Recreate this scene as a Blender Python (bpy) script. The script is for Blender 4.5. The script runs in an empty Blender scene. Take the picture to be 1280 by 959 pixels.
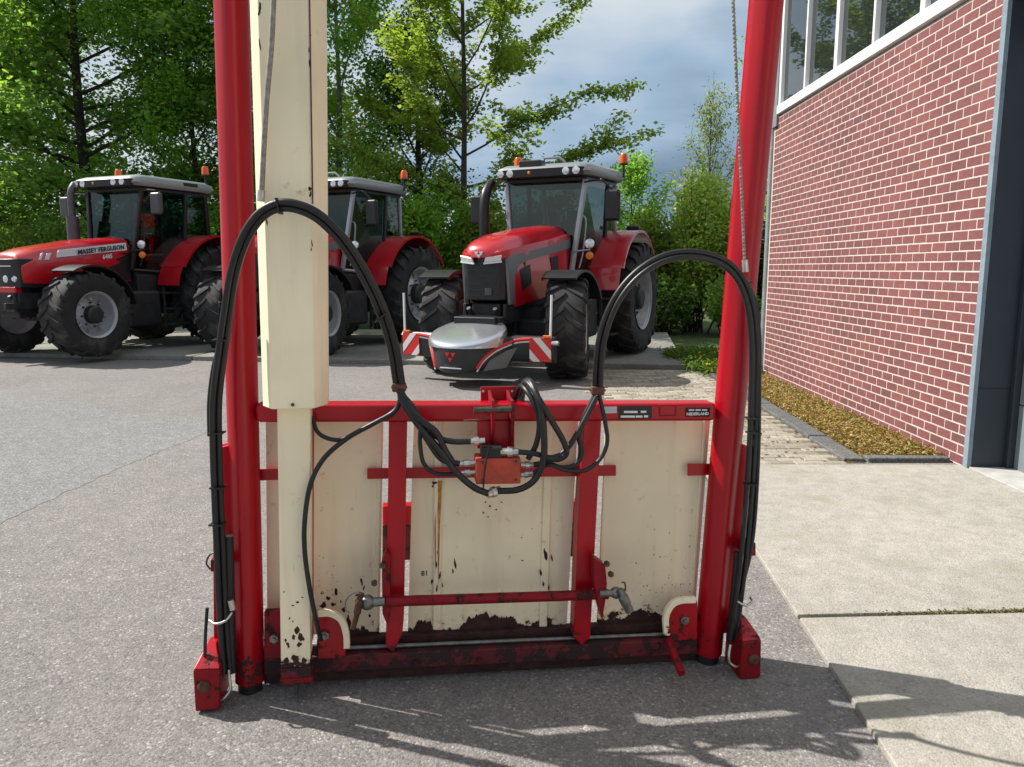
import bpy, bmesh, math, random
import numpy as np
from mathutils import Vector, Matrix, Quaternion
R = math.radians
rng = np.random.default_rng(7)
random.seed(7)
scene = bpy.context.scene
C = scene.collection

# ------------------------------------------------------------------ camera
FPX, PITCH, HCAM = 965.0, R(8.46), 1.5
cd = bpy.data.cameras.new('camera'); cam = bpy.data.objects.new('camera', cd); C.objects.link(cam)
cam.location = (0, 0, HCAM); cam.rotation_euler = (R(90) - PITCH, 0, 0)
cd.sensor_width = 36.0; cd.lens = FPX / 1280 * 36.0; cd.clip_start = 0.05; cd.clip_end = 3000
scene.camera = cam

# ------------------------------------------------------------------ world, sun, exposure
SUN = Vector((-0.653, 0.236, 0.719)).normalized()
w = bpy.data.worlds.new('World'); scene.world = w; w.use_nodes = True
nt = w.node_tree; N = nt.nodes; L = nt.links; N.clear()
def nd(tree, typ, **kw):
    n = tree.nodes.new(typ)
    for k, v in kw.items():
        if k.startswith('i_'):
            key = k[2:]; key = int(key) if key.isdigit() else key.replace('_', ' ')
            n.inputs[key].default_value = v
        else: setattr(n, k, v)
    return n
def ramp(tree, fac, stops, interp='LINEAR'):
    r = tree.nodes.new('ShaderNodeValToRGB'); r.color_ramp.interpolation = interp
    el = r.color_ramp.elements
    while len(el) < len(stops): el.new(0.5)
    for e, (p, c) in zip(el, stops):
        e.position = p; e.color = (*c, 1) if len(c) == 3 else c
    tree.links.new(fac, r.inputs[0]); return r.outputs[0]
def mix(tree, fac, a, b, blend='MIX'):
    m = tree.nodes.new('ShaderNodeMix'); m.data_type = 'RGBA'; m.blend_type = blend
    for sock, val in ((m.inputs[0], fac), (m.inputs[6], a), (m.inputs[7], b)):
        if hasattr(val, 'links') or hasattr(val, 'is_output'): tree.links.new(val, sock)
        elif isinstance(val, (int, float)): sock.default_value = val
        else: sock.default_value = (*val, 1) if len(val) == 3 else val
    return m.outputs[2]
def math_(tree, op, a, b=None):
    m = tree.nodes.new('ShaderNodeMath'); m.operation = op
    for i, val in enumerate((a, b)):
        if val is None: continue
        if hasattr(val, 'is_output'): tree.links.new(val, m.inputs[i])
        else: m.inputs[i].default_value = val
    return m.outputs[0]
sky = nd(nt, 'ShaderNodeTexSky', sky_type='NISHITA', sun_disc=False, sun_elevation=R(46),
         sun_rotation=R(-70), air_density=1.2, dust_density=1.0, ozone_density=1.5)
tc = nd(nt, 'ShaderNodeTexCoord'); sep = nd(nt, 'ShaderNodeSeparateXYZ'); L.new(tc.outputs['Generated'], sep.inputs[0])
zz = math_(nt, 'ADD', math_(nt, 'MAXIMUM', sep.outputs[2], 0.0), 0.22)
cmb = nd(nt, 'ShaderNodeCombineXYZ')
L.new(math_(nt, 'DIVIDE', sep.outputs[0], zz), cmb.inputs[0]); L.new(math_(nt, 'DIVIDE', sep.outputs[1], zz), cmb.inputs[1])
mp = nd(nt, 'ShaderNodeMapping'); L.new(cmb.outputs[0], mp.inputs[0]); mp.inputs['Location'].default_value = (3.1, 0.4, 0)
n1 = nd(nt, 'ShaderNodeTexNoise', i_Scale=0.75, i_Detail=7.0, i_Roughness=0.55); L.new(mp.outputs[0], n1.inputs['Vector'])
mp2 = nd(nt, 'ShaderNodeMapping'); L.new(cmb.outputs[0], mp2.inputs[0]); mp2.inputs['Location'].default_value = (20.2, 10.6, 2)
n2 = nd(nt, 'ShaderNodeTexNoise', i_Scale=0.5, i_Detail=6.0, i_Roughness=0.5); L.new(mp2.outputs[0], n2.inputs['Vector'])
cover = ramp(nt, n1.outputs[0], [(0.24, (0, 0, 0)), (0.40, (1, 1, 1))])
ccol = ramp(nt, n2.outputs[0], [(0.36, (1.9, 2.8, 3.9)), (0.45, (3.6, 5.0, 6.6)), (0.54, (6.6, 7.3, 8.0)), (0.62, (9.2, 9.3, 9.4))])
skyc = mix(nt, cover, sky.outputs[0], ccol)
bg = nd(nt, 'ShaderNodeBackground', i_Strength=0.070); L.new(skyc, bg.inputs[0])
wo = nd(nt, 'ShaderNodeOutputWorld'); L.new(bg.outputs[0], wo.inputs[0])
sd = bpy.data.lights.new('sun', 'SUN'); sd.energy = 5.0; sd.angle = R(0.6); sd.color = (1.0, 0.95, 0.87)
so = bpy.data.objects.new('sun', sd); C.objects.link(so); so.location = (-20, 10, 30)
so.rotation_euler = (-SUN).to_track_quat('-Z', 'Y').to_euler()
vs = scene.view_settings; vs.view_transform = 'Standard'; vs.look = 'None'; vs.gamma = 1; vs.use_curve_mapping = False
vs.exposure = 0.5
try:
    scene.cycles.max_bounces = 12; scene.cycles.diffuse_bounces = 7; scene.cycles.transmission_bounces = 8
except Exception: pass

# ------------------------------------------------------------------ pixel rays (of the 1280 x 959 photograph)
OC = Vector((0, 0, HCAM))
def ray(px, py):
    x = (px - 640) / FPX; y = -(py - 479.5) / FPX
    return Vector((x, math.cos(PITCH) + y * math.sin(PITCH), -math.sin(PITCH) + y * math.cos(PITCH)))
def G(px, py, z=0.0):
    d = ray(px, py); return OC + d * ((z - HCAM) / d.z)
def onplane(px, py, p0, n):
    d = ray(px, py); return OC + d * ((p0 - OC).dot(n) / d.dot(n))

# ------------------------------------------------------------------ materials
MAT = {}
def pm(name, col, rough=0.5, metal=0.0, var=0.0, vscale=4.0, bump=0.0, bscale=60.0, coat=0.0, dirt=None, dscale=3.0, damt=0.5, spec=0.5):
    m = bpy.data.materials.new(name); m.use_nodes = True; t = m.node_tree; b = t.nodes['Principled BSDF']
    b.inputs['Base Color'].default_value = (*col, 1); b.inputs['Roughness'].default_value = rough
    b.inputs['Metallic'].default_value = metal; b.inputs['Coat Weight'].default_value = coat
    b.inputs['Specular IOR Level'].default_value = spec
    co = None
    if var or bump or dirt: co = nd(t, 'ShaderNodeTexCoord').outputs['Object']
    c = None
    if var:
        n = nd(t, 'ShaderNodeTexNoise', i_Scale=vscale, i_Detail=6.0, i_Roughness=0.6); t.links.new(co, n.inputs['Vector'])
        c = ramp(t, n.outputs[0], [(0.3, tuple(x * (1 - var) for x in col)), (0.7, tuple(min(1, x * (1 + var)) for x in col))])
    if dirt:
        n = nd(t, 'ShaderNodeTexNoise', i_Scale=dscale, i_Detail=8.0, i_Roughness=0.65); t.links.new(co, n.inputs['Vector'])
        f = ramp(t, n.outputs[0], [(0.5, (0, 0, 0)), (0.68, (damt,) * 3)])
        c = mix(t, f, c if c else col, dirt)
    if c: t.links.new(c, b.inputs['Base Color'])
    if bump:
        n = nd(t, 'ShaderNodeTexNoise', i_Scale=bscale, i_Detail=4.0); t.links.new(co, n.inputs['Vector'])
        bp = nd(t, 'ShaderNodeBump', i_Strength=bump, i_Distance=0.01); t.links.new(n.outputs[0], bp.inputs['Height'])
        t.links.new(bp.outputs[0], b.inputs['Normal'])
    MAT[name] = m; return m

def chip_paint(name, col, under, low=0.0, scale=22.0, thr=0.70, rough=0.42, streak=None, spec=0.5, gain=0.30, halo=None):
    """paint with chipped spots; low: more chips below this height (object z = height above ground)"""
    m = pm(name, col, rough, spec=spec); t = m.node_tree; b = t.nodes['Principled BSDF']
    co = nd(t, 'ShaderNodeTexCoord').outputs['Object']
    s = nd(t, 'ShaderNodeSeparateXYZ'); t.links.new(co, s.inputs[0])
    big = nd(t, 'ShaderNodeTexNoise', i_Scale=2.3, i_Detail=5.0); t.links.new(co, big.inputs['Vector'])
    base = ramp(t, big.outputs[0], [(0.3, tuple(x * 0.86 for x in col)), (0.7, tuple(min(1, x * 1.08) for x in col))])
    # grime: fine vertical streaks
    mpn = nd(t, 'ShaderNodeMapping'); t.links.new(co, mpn.inputs[0]); mpn.inputs['Scale'].default_value = (14, 14, 0.9)
    st = nd(t, 'ShaderNodeTexNoise', i_Scale=1.5, i_Detail=5.0); t.links.new(mpn.outputs[0], st.inputs['Vector'])
    sf = ramp(t, st.outputs[0], [(0.52, (0, 0, 0)), (0.8, (0.45,) * 3)])
    base = mix(t, sf, base, streak if streak else tuple(x * 0.6 for x in col))
    ch = nd(t, 'ShaderNodeTexNoise', i_Scale=scale, i_Detail=7.0, i_Roughness=0.68); t.links.new(co, ch.inputs['Vector'])
    v = ch.outputs[0]
    if low:
        g = nd(t, 'ShaderNodeMapRange', i_1=low * 0.38, i_2=low, i_3=gain, i_4=0.0); t.links.new(s.outputs[2], g.inputs[0])
        ln = nd(t, 'ShaderNodeTexNoise', i_Scale=7.0, i_Detail=4.0); t.links.new(co, ln.inputs['Vector'])
        gg = math_(t, 'MULTIPLY', g.outputs[0], math_(t, 'MULTIPLY', ln.outputs[0], 1.6))
        v = math_(t, 'ADD', v, gg)
    if halo:
        base = mix(t, ramp(t, v, [(thr - 0.09, (0, 0, 0)), (thr - 0.005, (0.6,) * 3)]), base, halo)
        mps = nd(t, 'ShaderNodeMapping'); t.links.new(co, mps.inputs[0]); mps.inputs['Rotation'].default_value = (0.3, 0.5, 0.2); mps.inputs['Scale'].default_value = (150, 150, 9)
        sc = nd(t, 'ShaderNodeTexNoise', i_Scale=1.0, i_Detail=3.0); t.links.new(mps.outputs[0], sc.inputs['Vector'])
        base = mix(t, ramp(t, sc.outputs[0], [(0.70, (0, 0, 0)), (0.76, (0.5,) * 3)]), base, tuple(x * 0.55 for x in col))
        sm = nd(t, 'ShaderNodeTexNoise', i_Scale=5.5, i_Detail=8.0, i_Roughness=0.7); t.links.new(co, sm.inputs['Vector'])
        base = mix(t, ramp(t, sm.outputs[0], [(0.52, (0, 0, 0)), (0.80, (0.12,) * 3)]), base, tuple(x * 0.62 for x in col))
    f = ramp(t, v, [(thr, (0, 0, 0)), (thr + 0.02, (1, 1, 1))])
    c = mix(t, f, base, under); t.links.new(c, b.inputs['Base Color'])
    rr = nd(t, 'ShaderNodeMapRange', i_3=rough, i_4=0.9); t.links.new(f, rr.inputs[0]); t.links.new(rr.outputs[0], b.inputs['Roughness'])
    bp = nd(t, 'ShaderNodeBump', i_Strength=0.35, i_Distance=0.002, invert=True); t.links.new(f, bp.inputs['Height']); t.links.new(bp.outputs[0], b.inputs['Normal'])
    return m

RED = (0.41, 0.002, 0.011); CREAM = (0.92, 0.825, 0.585); RUST = (0.035, 0.012, 0.010)
chip_paint('red_paint', RED, (0.06, 0.015, 0.012), low=0.30, thr=0.735, scale=26, rough=0.30, streak=(0.25, 0.003, 0.010), spec=0.42, halo=(0.22, 0.003, 0.010))
chip_paint('red_worn', (0.25, 0.004, 0.012), (0.045, 0.015, 0.013), low=0.0, thr=0.57, scale=16, rough=0.45, spec=0.25, halo=(0.15, 0.008, 0.010))
chip_paint('red_dirty', (0.12, 0.006, 0.011), (0.030, 0.012, 0.012), low=0.0, thr=0.47, scale=11, rough=0.65)
chip_paint('cream_paint', CREAM, RUST, low=0.25, thr=0.70, scale=24, rough=0.45, streak=(0.66, 0.55, 0.38), gain=0.36, halo=(0.55, 0.40, 0.24))
chip_paint('cream_clean', CREAM, (0.10, 0.04, 0.02), low=0.0, thr=0.73, scale=13, rough=0.42, streak=(0.72, 0.62, 0.46), halo=(0.62, 0.48, 0.30))
chip_paint('cream_post', CREAM, RUST, low=0.27, thr=0.70, scale=17, rough=0.45, streak=(0.70, 0.58, 0.42), gain=0.40, halo=(0.55, 0.40, 0.24))
pm('rust_dark', (0.040, 0.014, 0.012), 0.85, var=0.6, vscale=20, bump=0.4, bscale=90)
pm('rust_streak', (0.42, 0.19, 0.045), 0.8, var=0.5, vscale=30)
pm('valve_red', (0.42, 0.05, 0.022), 0.5, var=0.25, vscale=18, dirt=(0.10, 0.03, 0.02), dscale=14)
pm('rubber_hose', (0.010, 0.011, 0.013), 0.42, var=0.3, vscale=30, bump=0.08, bscale=300)
pm('zinc', (0.55, 0.54, 0.50), 0.35, 0.9, var=0.25, vscale=40)
pm('steel_grey', (0.22, 0.22, 0.21), 0.45, 0.8, var=0.35, vscale=30)
pm('cable_grey', (0.30, 0.28, 0.25), 0.6, 0.5, var=0.35, vscale=60)
pm('pin_steel', (0.10, 0.085, 0.065), 0.5, 0.7, var=0.5, vscale=40)
pm('brown_pin', (0.10, 0.05, 0.03), 0.7, 0.3, var=0.5, vscale=50)
pm('clamp_brown', (0.12, 0.045, 0.03), 0.7, 0.1, var=0.4, vscale=40)
pm('black_steel', (0.012, 0.012, 0.014), 0.5)
pm('decal_black', (0.012, 0.012, 0.012), 0.5)
pm('letter_dark', (0.05, 0.045, 0.04), 0.7)
pm('decal_white', (0.75, 0.75, 0.76), 0.5, var=0.1, vscale=200)
pm('decal_grey', (0.5, 0.53, 0.58), 0.5)

# ------------------------------------------------------------------ mesh helpers
class MB:
    def __init__(s): s.v = []; s.f = []
    def add(s, vs, fs):
        o = len(s.v); s.v += [tuple(x) for x in vs]; s.f += [tuple(i + o for i in f) for f in fs]; return s
    def box(s, c, d, M=None):
        x, y, z = d[0] / 2, d[1] / 2, d[2] / 2
        vs = [Vector((sx * x, sy * y, sz * z)) for sz in (-1, 1) for sy in (-1, 1) for sx in (-1, 1)]
        if M is not None: vs = [M @ q for q in vs]
        vs = [q + Vector(c) for q in vs]
        return s.add(vs, [(0, 2, 3, 1), (4, 5, 7, 6), (0, 1, 5, 4), (2, 6, 7, 3), (0, 4, 6, 2), (1, 3, 7, 5)])
    def prism(s, front, back):
        n = len(front)
        fs = [tuple(range(n)), tuple(range(2 * n - 1, n - 1, -1))]
        fs += [(i, i + n, (i + 1) % n + n, (i + 1) % n) for i in range(n)]
        return s.add(list(front) + list(back), fs)
    def loft(s, rings, cap=True, close=True):
        n = len(rings[0]); vs = [p for r in rings for p in r]; fs = []
        for k in range(len(rings) - 1):
            a = k * n; b = a + n
            for i in range(n if close else n - 1):
                j = (i + 1) % n; fs.append((a + i, a + j, b + j, b + i))
        if cap: fs.append(tuple(range(n - 1, -1, -1))); fs.append(tuple(range((len(rings) - 1) * n, len(rings) * n)))
        return s.add(vs, fs)
    def tube(s, pts, r, seg=10, pw=2.0, cap=True, up=None):
        pts = [Vector(p) for p in pts]; rs = r if hasattr(r, '__len__') else [r] * len(pts)
        rings = []; ref = None
        for i, p in enumerate(pts):
            t = (pts[min(i + 1, len(pts) - 1)] - pts[max(i - 1, 0)])
            t = t.normalized() if t.length > 1e-9 else Vector((0, 0, 1))
            if ref is None:
                ref = Vector(up) if up is not None else (Vector((0, 0, 1)) if abs(t.z) < 0.9 else Vector((1, 0, 0)))
            a = (ref - t * ref.dot(t)).normalized(); b = t.cross(a); ref = a
            ring = []
            for k in range(seg):
                an = 2 * math.pi * k / seg; cx, sx = math.cos(an), math.sin(an)
                if pw != 2.0:
                    cx = math.copysign(abs(cx) ** (2 / pw), cx); sx = math.copysign(abs(sx) ** (2 / pw), sx)
                ring.append(p + a * (cx * rs[i]) + b * (sx * rs[i]))
            rings.append(ring)
        return s.loft(rings, cap)
    def lathe(s, prof, axis_o, ax, seg=32, cap=True):
        """prof: (offset along axis, radius)"""
        ax = Vector(ax).normalized(); q = Vector((0, 0, 1)) if abs(ax.z) < 0.9 else Vector((1, 0, 0))
        a = (q - ax * q.dot(ax)).normalized(); b = ax.cross(a); o = Vector(axis_o)
        rings = [[o + ax * h + (a * math.cos(2 * math.pi * k / seg) + b * math.sin(2 * math.pi * k / seg)) * max(r, 1e-4) for k in range(seg)] for h, r in prof]
        return s.loft(rings, cap=cap)
    def ball(s, c, r, seg=14):
        c = Vector(c); n = seg // 2
        return s.lathe([(-r * math.cos(math.pi * i / n), r * math.sin(math.pi * i / n)) for i in range(n + 1)], c, (0, 0, 1), seg)
    def build(s, name, mat, parent=None, bevel=0.0, smooth=35, seg=2):
        me = bpy.data.meshes.new(name)
        vs = s.v
        if parent is not None and ABS.get(parent.name) is not None:
            o = ABS[parent.name]; vs = [(a - o[0], b - o[1], c - o[2]) for a, b, c in vs]
        me.from_pydata(vs, [], s.f); me.update()
        bm = bmesh.new(); bm.from_mesh(me); bmesh.ops.recalc_face_normals(bm, faces=bm.faces); bm.to_mesh(me); bm.free()
        if mat is not None: me.materials.append(MAT[mat] if isinstance(mat, str) else mat)
        if smooth:
            me.polygons.foreach_set('use_smooth', [True] * len(me.polygons)); me.set_sharp_from_angle(angle=R(smooth))
        ob = bpy.data.objects.new(name, me); C.objects.link(ob)
        if parent is not None: ob.parent = parent
        if parent is not None and ABS.get(parent.name) is not None: ABS[ob.name] = ABS[parent.name]
        if bevel:
            md = ob.modifiers.new('bevel', 'BEVEL'); md.width = bevel; md.segments = seg; md.limit_method = 'ANGLE'; md.angle_limit = R(40); md.harden_normals = True
        return ob
ABS = {}     # root name -> world offset of things whose meshes are written in world coordinates
def tag(o, label=None, cat=None, group=None, kind=None):
    if label: o['label'] = label
    if cat: o['category'] = cat
    if group: o['group'] = group
    if kind: o['kind'] = kind
    return o
def empty(name, loc, rz=0.0, absolute=False):
    e = bpy.data.objects.new(name, None); C.objects.link(e); e.location = loc; e.rotation_euler = (0, 0, rz); e.empty_display_size = 0.2
    if absolute: ABS[e.name] = tuple(loc)
    return e
def spline(pts, n=8):
    P = [Vector(p) for p in pts]; P = [P[0] * 2 - P[1]] + P + [P[-1] * 2 - P[-2]]; out = []
    for i in range(1, len(P) - 2):
        for k in range(n):
            t = k / n
            out.append(0.5 * ((2 * P[i]) + (P[i + 1] - P[i - 1]) * t + (2 * P[i - 1] - 5 * P[i] + 4 * P[i + 1] - P[i + 2]) * t * t + (3 * P[i] - P[i - 1] - 3 * P[i + 1] + P[i + 2]) * t ** 3))
    out.append(P[-2]); return out
def text_mesh(txt, size, bold=0.0):
    cu = bpy.data.curves.new('t', 'FONT'); cu.body = txt; cu.size = size; cu.align_x = 'CENTER'; cu.align_y = 'CENTER'; cu.offset = bold; cu.extrude = 0.0006
    cu.resolution_u = 2
    o = bpy.data.objects.new('t', cu); C.objects.link(o)
    dg = bpy.context.evaluated_depsgraph_get(); me = bpy.data.meshes.new_from_object(o.evaluated_get(dg))
    vs = [v.co.copy() for v in me.vertices]; fs = [tuple(p.vertices) for p in me.polygons]
    bpy.data.objects.remove(o); bpy.data.curves.remove(cu); bpy.data.meshes.remove(me)
    return vs, fs
# ================================================================== GROUND
def ground_mat(name, stops, scale, big, bumpd=0.004, rough=0.9, fine=None, tint=None):
    m = bpy.data.materials.new(name); m.use_nodes = True; t = m.node_tree; b = t.nodes['Principled BSDF']; b.inputs['Roughness'].default_value = rough
    b.inputs['Specular IOR Level'].default_value = 0.3
    co = nd(t, 'ShaderNodeTexCoord').outputs['Object']
    v = nd(t, 'ShaderNodeTexVoronoi', i_Scale=scale); t.links.new(co, v.inputs['Vector'])
    s = nd(t, 'ShaderNodeSeparateColor'); t.links.new(v.outputs['Color'], s.inputs[0])
    c = ramp(t, s.outputs[0], stops)
    v2 = nd(t, 'ShaderNodeTexVoronoi', i_Scale=scale * 2.7); t.links.new(co, v2.inputs['Vector'])
    s2 = nd(t, 'ShaderNodeSeparateColor'); t.links.new(v2.outputs['Color'], s2.inputs[0])
    c = mix(t, 0.4, c, ramp(t, s2.outputs[1], stops))
    n = nd(t, 'ShaderNodeTexNoise', i_Scale=0.55, i_Detail=7.0, i_Roughness=0.6); t.links.new(co, n.inputs['Vector'])
    c = mix(t, 1.0, c, ramp(t, n.outputs[0], [(0.3, big[0]), (0.7, big[1])]), 'MULTIPLY')
    n3 = nd(t, 'ShaderNodeTexNoise', i_Scale=9.0, i_Detail=6.0, i_Roughness=0.7); t.links.new(co, n3.inputs['Vector'])
    c = mix(t, 1.0, c, ramp(t, n3.outputs[0], [(0.3, (0.82,) * 3), (0.65, (1.08,) * 3)]), 'MULTIPLY')
    if tint:
        n4 = nd(t, 'ShaderNodeTexNoise', i_Scale=1.3, i_Detail=8.0, i_Roughness=0.65); t.links.new(co, n4.inputs['Vector'])
        c = mix(t, ramp(t, n4.outputs[0], [(0.52, (0, 0, 0)), (0.72, (0.55,) * 3)]), c, tint)
    t.links.new(c, b.inputs['Base Color'])
    bp = nd(t, 'ShaderNodeBump', i_Strength=0.6, i_Distance=bumpd); t.links.new(v.outputs['Distance'], bp.inputs['Height']); bp.invert = True
    t.links.new(bp.outputs[0], b.inputs['Normal']); MAT[name] = m; return m
ground_mat('asphalt', [(0.0, (0.095, 0.090, 0.090)), (0.3, (0.175, 0.165, 0.161)), (0.75, (0.235, 0.221, 0.214)), (0.94, (0.285, 0.268, 0.255)), (1.0, (0.52, 0.50, 0.465))],
           118, ((0.88, 0.87, 0.88), (1.12, 1.10, 1.08)), tint=(0.165, 0.157, 0.153))
ground_mat('asphalt_smooth', [(0.0, (0.095, 0.094, 0.094)), (0.3, (0.165, 0.160, 0.158)), (0.75, (0.232, 0.226, 0.222)), (0.93, (0.28, 0.274, 0.266)), (1.0, (0.46, 0.45, 0.43))],
           95, ((0.9, 0.92, 0.93), (1.08, 1.08, 1.08)), 0.003)
ground_mat('concrete_apron', [(0.0, (0.20, 0.187, 0.165)), (0.10, (0.33, 0.31, 0.278)), (0.75, (0.385, 0.362, 0.328)), (1.0, (0.47, 0.445, 0.405))],
           130, ((0.86, 0.86, 0.86), (1.08, 1.07, 1.05)), 0.003, tint=(0.22, 0.205, 0.14))
ground_mat('slab_concrete', [(0.0, (0.19, 0.185, 0.165)), (0.5, (0.265, 0.26, 0.235)), (1.0, (0.34, 0.33, 0.30))], 60, ((0.7, 0.7, 0.7), (1.1, 1.1, 1.08)), 0.003, tint=(0.13, 0.13, 0.10))
ground_mat('sand_joint', [(0.0, (0.10, 0.09, 0.06)), (1.0, (0.24, 0.21, 0.15))], 120, ((0.8,) * 3, (1.1,) * 3), 0.002)
ground_mat('kerb_stone', [(0.0, (0.06, 0.062, 0.064)), (1.0, (0.17, 0.172, 0.17))], 70, ((0.6,) * 3, (1.3,) * 3), 0.006, tint=(0.20, 0.18, 0.12))
ground_mat('soil', [(0.0, (0.05, 0.035, 0.02)), (1.0, (0.16, 0.11, 0.055))], 60, ((0.7,) * 3, (1.2,) * 3), 0.01)
ground_mat('grass_ground', [(0.0, (0.03, 0.05, 0.012)), (0.6, (0.06, 0.10, 0.025)), (1.0, (0.11, 0.14, 0.05))], 40, ((0.7,) * 3, (1.2,) * 3), 0.02)
m = pm('paver', (0.32, 0.29, 0.235), 0.9, bump=0.3, bscale=120); t = m.node_tree
oi = nd(t, 'ShaderNodeObjectInfo'); ge = nd(t, 'ShaderNodeNewGeometry')
rs = math_(t, 'FRACT', math_(t, 'ADD', oi.outputs['Random'], ge.outputs['Random Per Island']))
nn = nd(t, 'ShaderNodeTexNoise', i_Scale=30.0, i_Detail=5.0); t.links.new(nd(t, 'ShaderNodeTexCoord').outputs['Object'], nn.inputs['Vector'])
c = mix(t, 1.0, ramp(t, rs, [(0, (0.25, 0.225, 0.18)), (0.6, (0.34, 0.31, 0.25)), (1, (0.42, 0.385, 0.31))]), ramp(t, nn.outputs[0], [(0.3, (0.75,) * 3), (0.7, (1.1,) * 3)]), 'MULTIPLY')
t.links.new(c, t.nodes['Principled BSDF'].inputs['Base Color'])

def sheet(name, pts, z, mat, kind='structure', th=0.0):
    b = MB()
    if th: b.prism([(x, y, z) for x, y in pts], [(x, y, z - th) for x, y in pts])
    else: b.add([(x, y, z) for x, y in pts], [tuple(range(len(pts)))])
    o = b.build(name, mat, smooth=0)
    if kind: o['kind'] = kind
    return o
sheet('ground', [(-900, -300), (900, -300), (900, 1500), (-900, 1500)], -0.03, 'grass_ground')
sheet('asphalt_yard', [(-40, -25), (12, -25), (12, 13.0), (3.0, 13.0), (-40, 19)], 0.0, 'asphalt')
pp = [G(x, y) for x, y in ((-120, 720), (0, 655), (60, 626), (140, 590), (200, 565), (262, 540), (290, 522), (200, 524), (150, 516), (110, 503), (60, 497), (-60, 492), (-300, 492))]
qq = []
for a, b_ in zip(pp, pp[1:] + pp[:1]):
    k_ = max(2, int((b_ - a).length / 0.05)) if (b_ - a).length < 3 else 2
    qq += [a + (b_ - a) * (i / k_) + Vector((random.uniform(-.018, .018), random.uniform(-.018, .018), 0)) for i in range(k_)]
pp = qq
sheet('asphalt_patch', [(p.x, p.y) for p in pp], 0.0018, 'asphalt_smooth')

# concrete apron in front of the door: cast slabs with a mossy joint
ap = tag(MB().add([(1.02, -6, 0.002), (3.8, -6, 0.002), (3.8, 5.79, 0.002), (1.40, 5.79, 0.002)], [(0, 1, 2, 3)]).build('concrete_apron', 'sand_joint', smooth=0), kind='structure')
def edgex(y): return 1.144 + (y - 2.152) * 0.0779 + 0.012
for y0, y1 in ((3.165, 5.765), (0.55, 3.135), (-2.1, 0.52), (-4.8, -2.13)):
    p = [(edgex(y0), y0 - 0.01), (3.42, y0 + 0.10), (3.42, y1 + (0.10 if y1 < 5 else -0.03)), (edgex(y1), y1 - 0.01)]
    MB().prism([(a, b_, 0.022) for a, b_ in p], [(a, b_, -0.1) for a, b_ in p]).build('concrete_slab', 'concrete_apron', ap, bevel=0.006)

# block paving beside the planting bed
pv = tag(MB().add([(0.9, 5.79, 0.003), (2.66, 5.86, 0.003), (2.86, 10.9, 0.003), (2.75, 11.5, 0.003), (1.0, 11.75, 0.003)], [(0, 1, 2, 3, 4)]).build('block_paving', 'sand_joint', smooth=0), kind='structure')
def chamfer_box(lx, ly, lz, ch):
    x, y = lx / 2, ly / 2
    b = MB(); b.add([(-x, -y, 0), (x, -y, 0), (x, y, 0), (-x, y, 0), (-x, -y, lz - ch), (x, -y, lz - ch), (x, y, lz - ch), (-x, y, lz - ch),
                     (-x + ch, -y + ch, lz), (x - ch, -y + ch, lz), (x - ch, y - ch, lz), (-x + ch, y - ch, lz)],
                    [(0, 1, 5, 4), (1, 2, 6, 5), (2, 3, 7, 6), (3, 0, 4, 7), (4, 5, 9, 8), (5, 6, 10, 9), (6, 7, 11, 10), (7, 4, 8, 11), (8, 9, 10, 11)])
    return b
pb = chamfer_box(0.198, 0.098, 0.05, 0.006)
me_p = bpy.data.meshes.new('paver'); me_p.from_pydata(pb.v, [], pb.f); me_p.materials.append(MAT['paver'])
spots = []
for j in range(56):
    y = 5.85 + j * 0.1035; xr = 2.60 + (y - 5.85) * 0.035; xl = 1.0 + 0.12 * math.sin(j * 0.9) + 0.1 * random.random() + max(0, (y - 9)) * 0.02
    if y > 11.42 - 0.0: continue
    x = xr - 0.10 - (0.1015 if j % 2 else 0)
    while x > xl:
        spots.append((x, y)); x -= 0.203
spots.sort(key=lambda s: s[1])
rest = MB()
for i, (x, y) in enumerate(spots):
    z = -0.040 + random.uniform(-0.003, 0.003)
    if i < 300:
        o = bpy.data.objects.new('paver', me_p); C.objects.link(o); o.parent = pv; o.location = (x + random.uniform(-.003, .003), y + random.uniform(-.003, .003), z)
        o.rotation_euler = (random.uniform(-.012, .012), random.uniform(-.012, .012), random.uniform(-.025, .025))
    else: rest.add([(a + x, b_ + y, c_ + z) for a, b_, c_ in pb.v], pb.f)
if rest.v: tag(rest.build('far_pavers', 'paver', pv, smooth=0), kind='stuff')

# row of precast concrete plates the tractors stand on
E1 = Vector((-0.989, 0.147, 0)); E2 = Vector((0.147, 0.989, 0)); S0 = Vector((2.63, 11.47, 0))
SLABZ = 0.08
sr = tag(MB().add([tuple(S0 + E1 * a + E2 * b_ + Vector((0, 0, 0.006))) for a, b_ in ((0, 0), (16, 0), (16, 6), (0, 6))], [(0, 1, 2, 3)]).build('slab_row', 'soil', smooth=0), kind='structure')
for i in range(8):
    for j in range(3):
        p = [S0 + E1 * (2 * i + a) + E2 * (2 * j + b_) for a, b_ in ((0.012, 0.012), (1.988, 0.012), (1.988, 1.988), (0.012, 1.988))]
        dz = random.uniform(-0.008, 0.0)
        MB().prism([(q.x, q.y, SLABZ + dz) for q in p], [(q.x, q.y, -0.08) for q in p]).build('concrete_slab', 'slab_concrete', sr, bevel=0.012)

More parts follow.
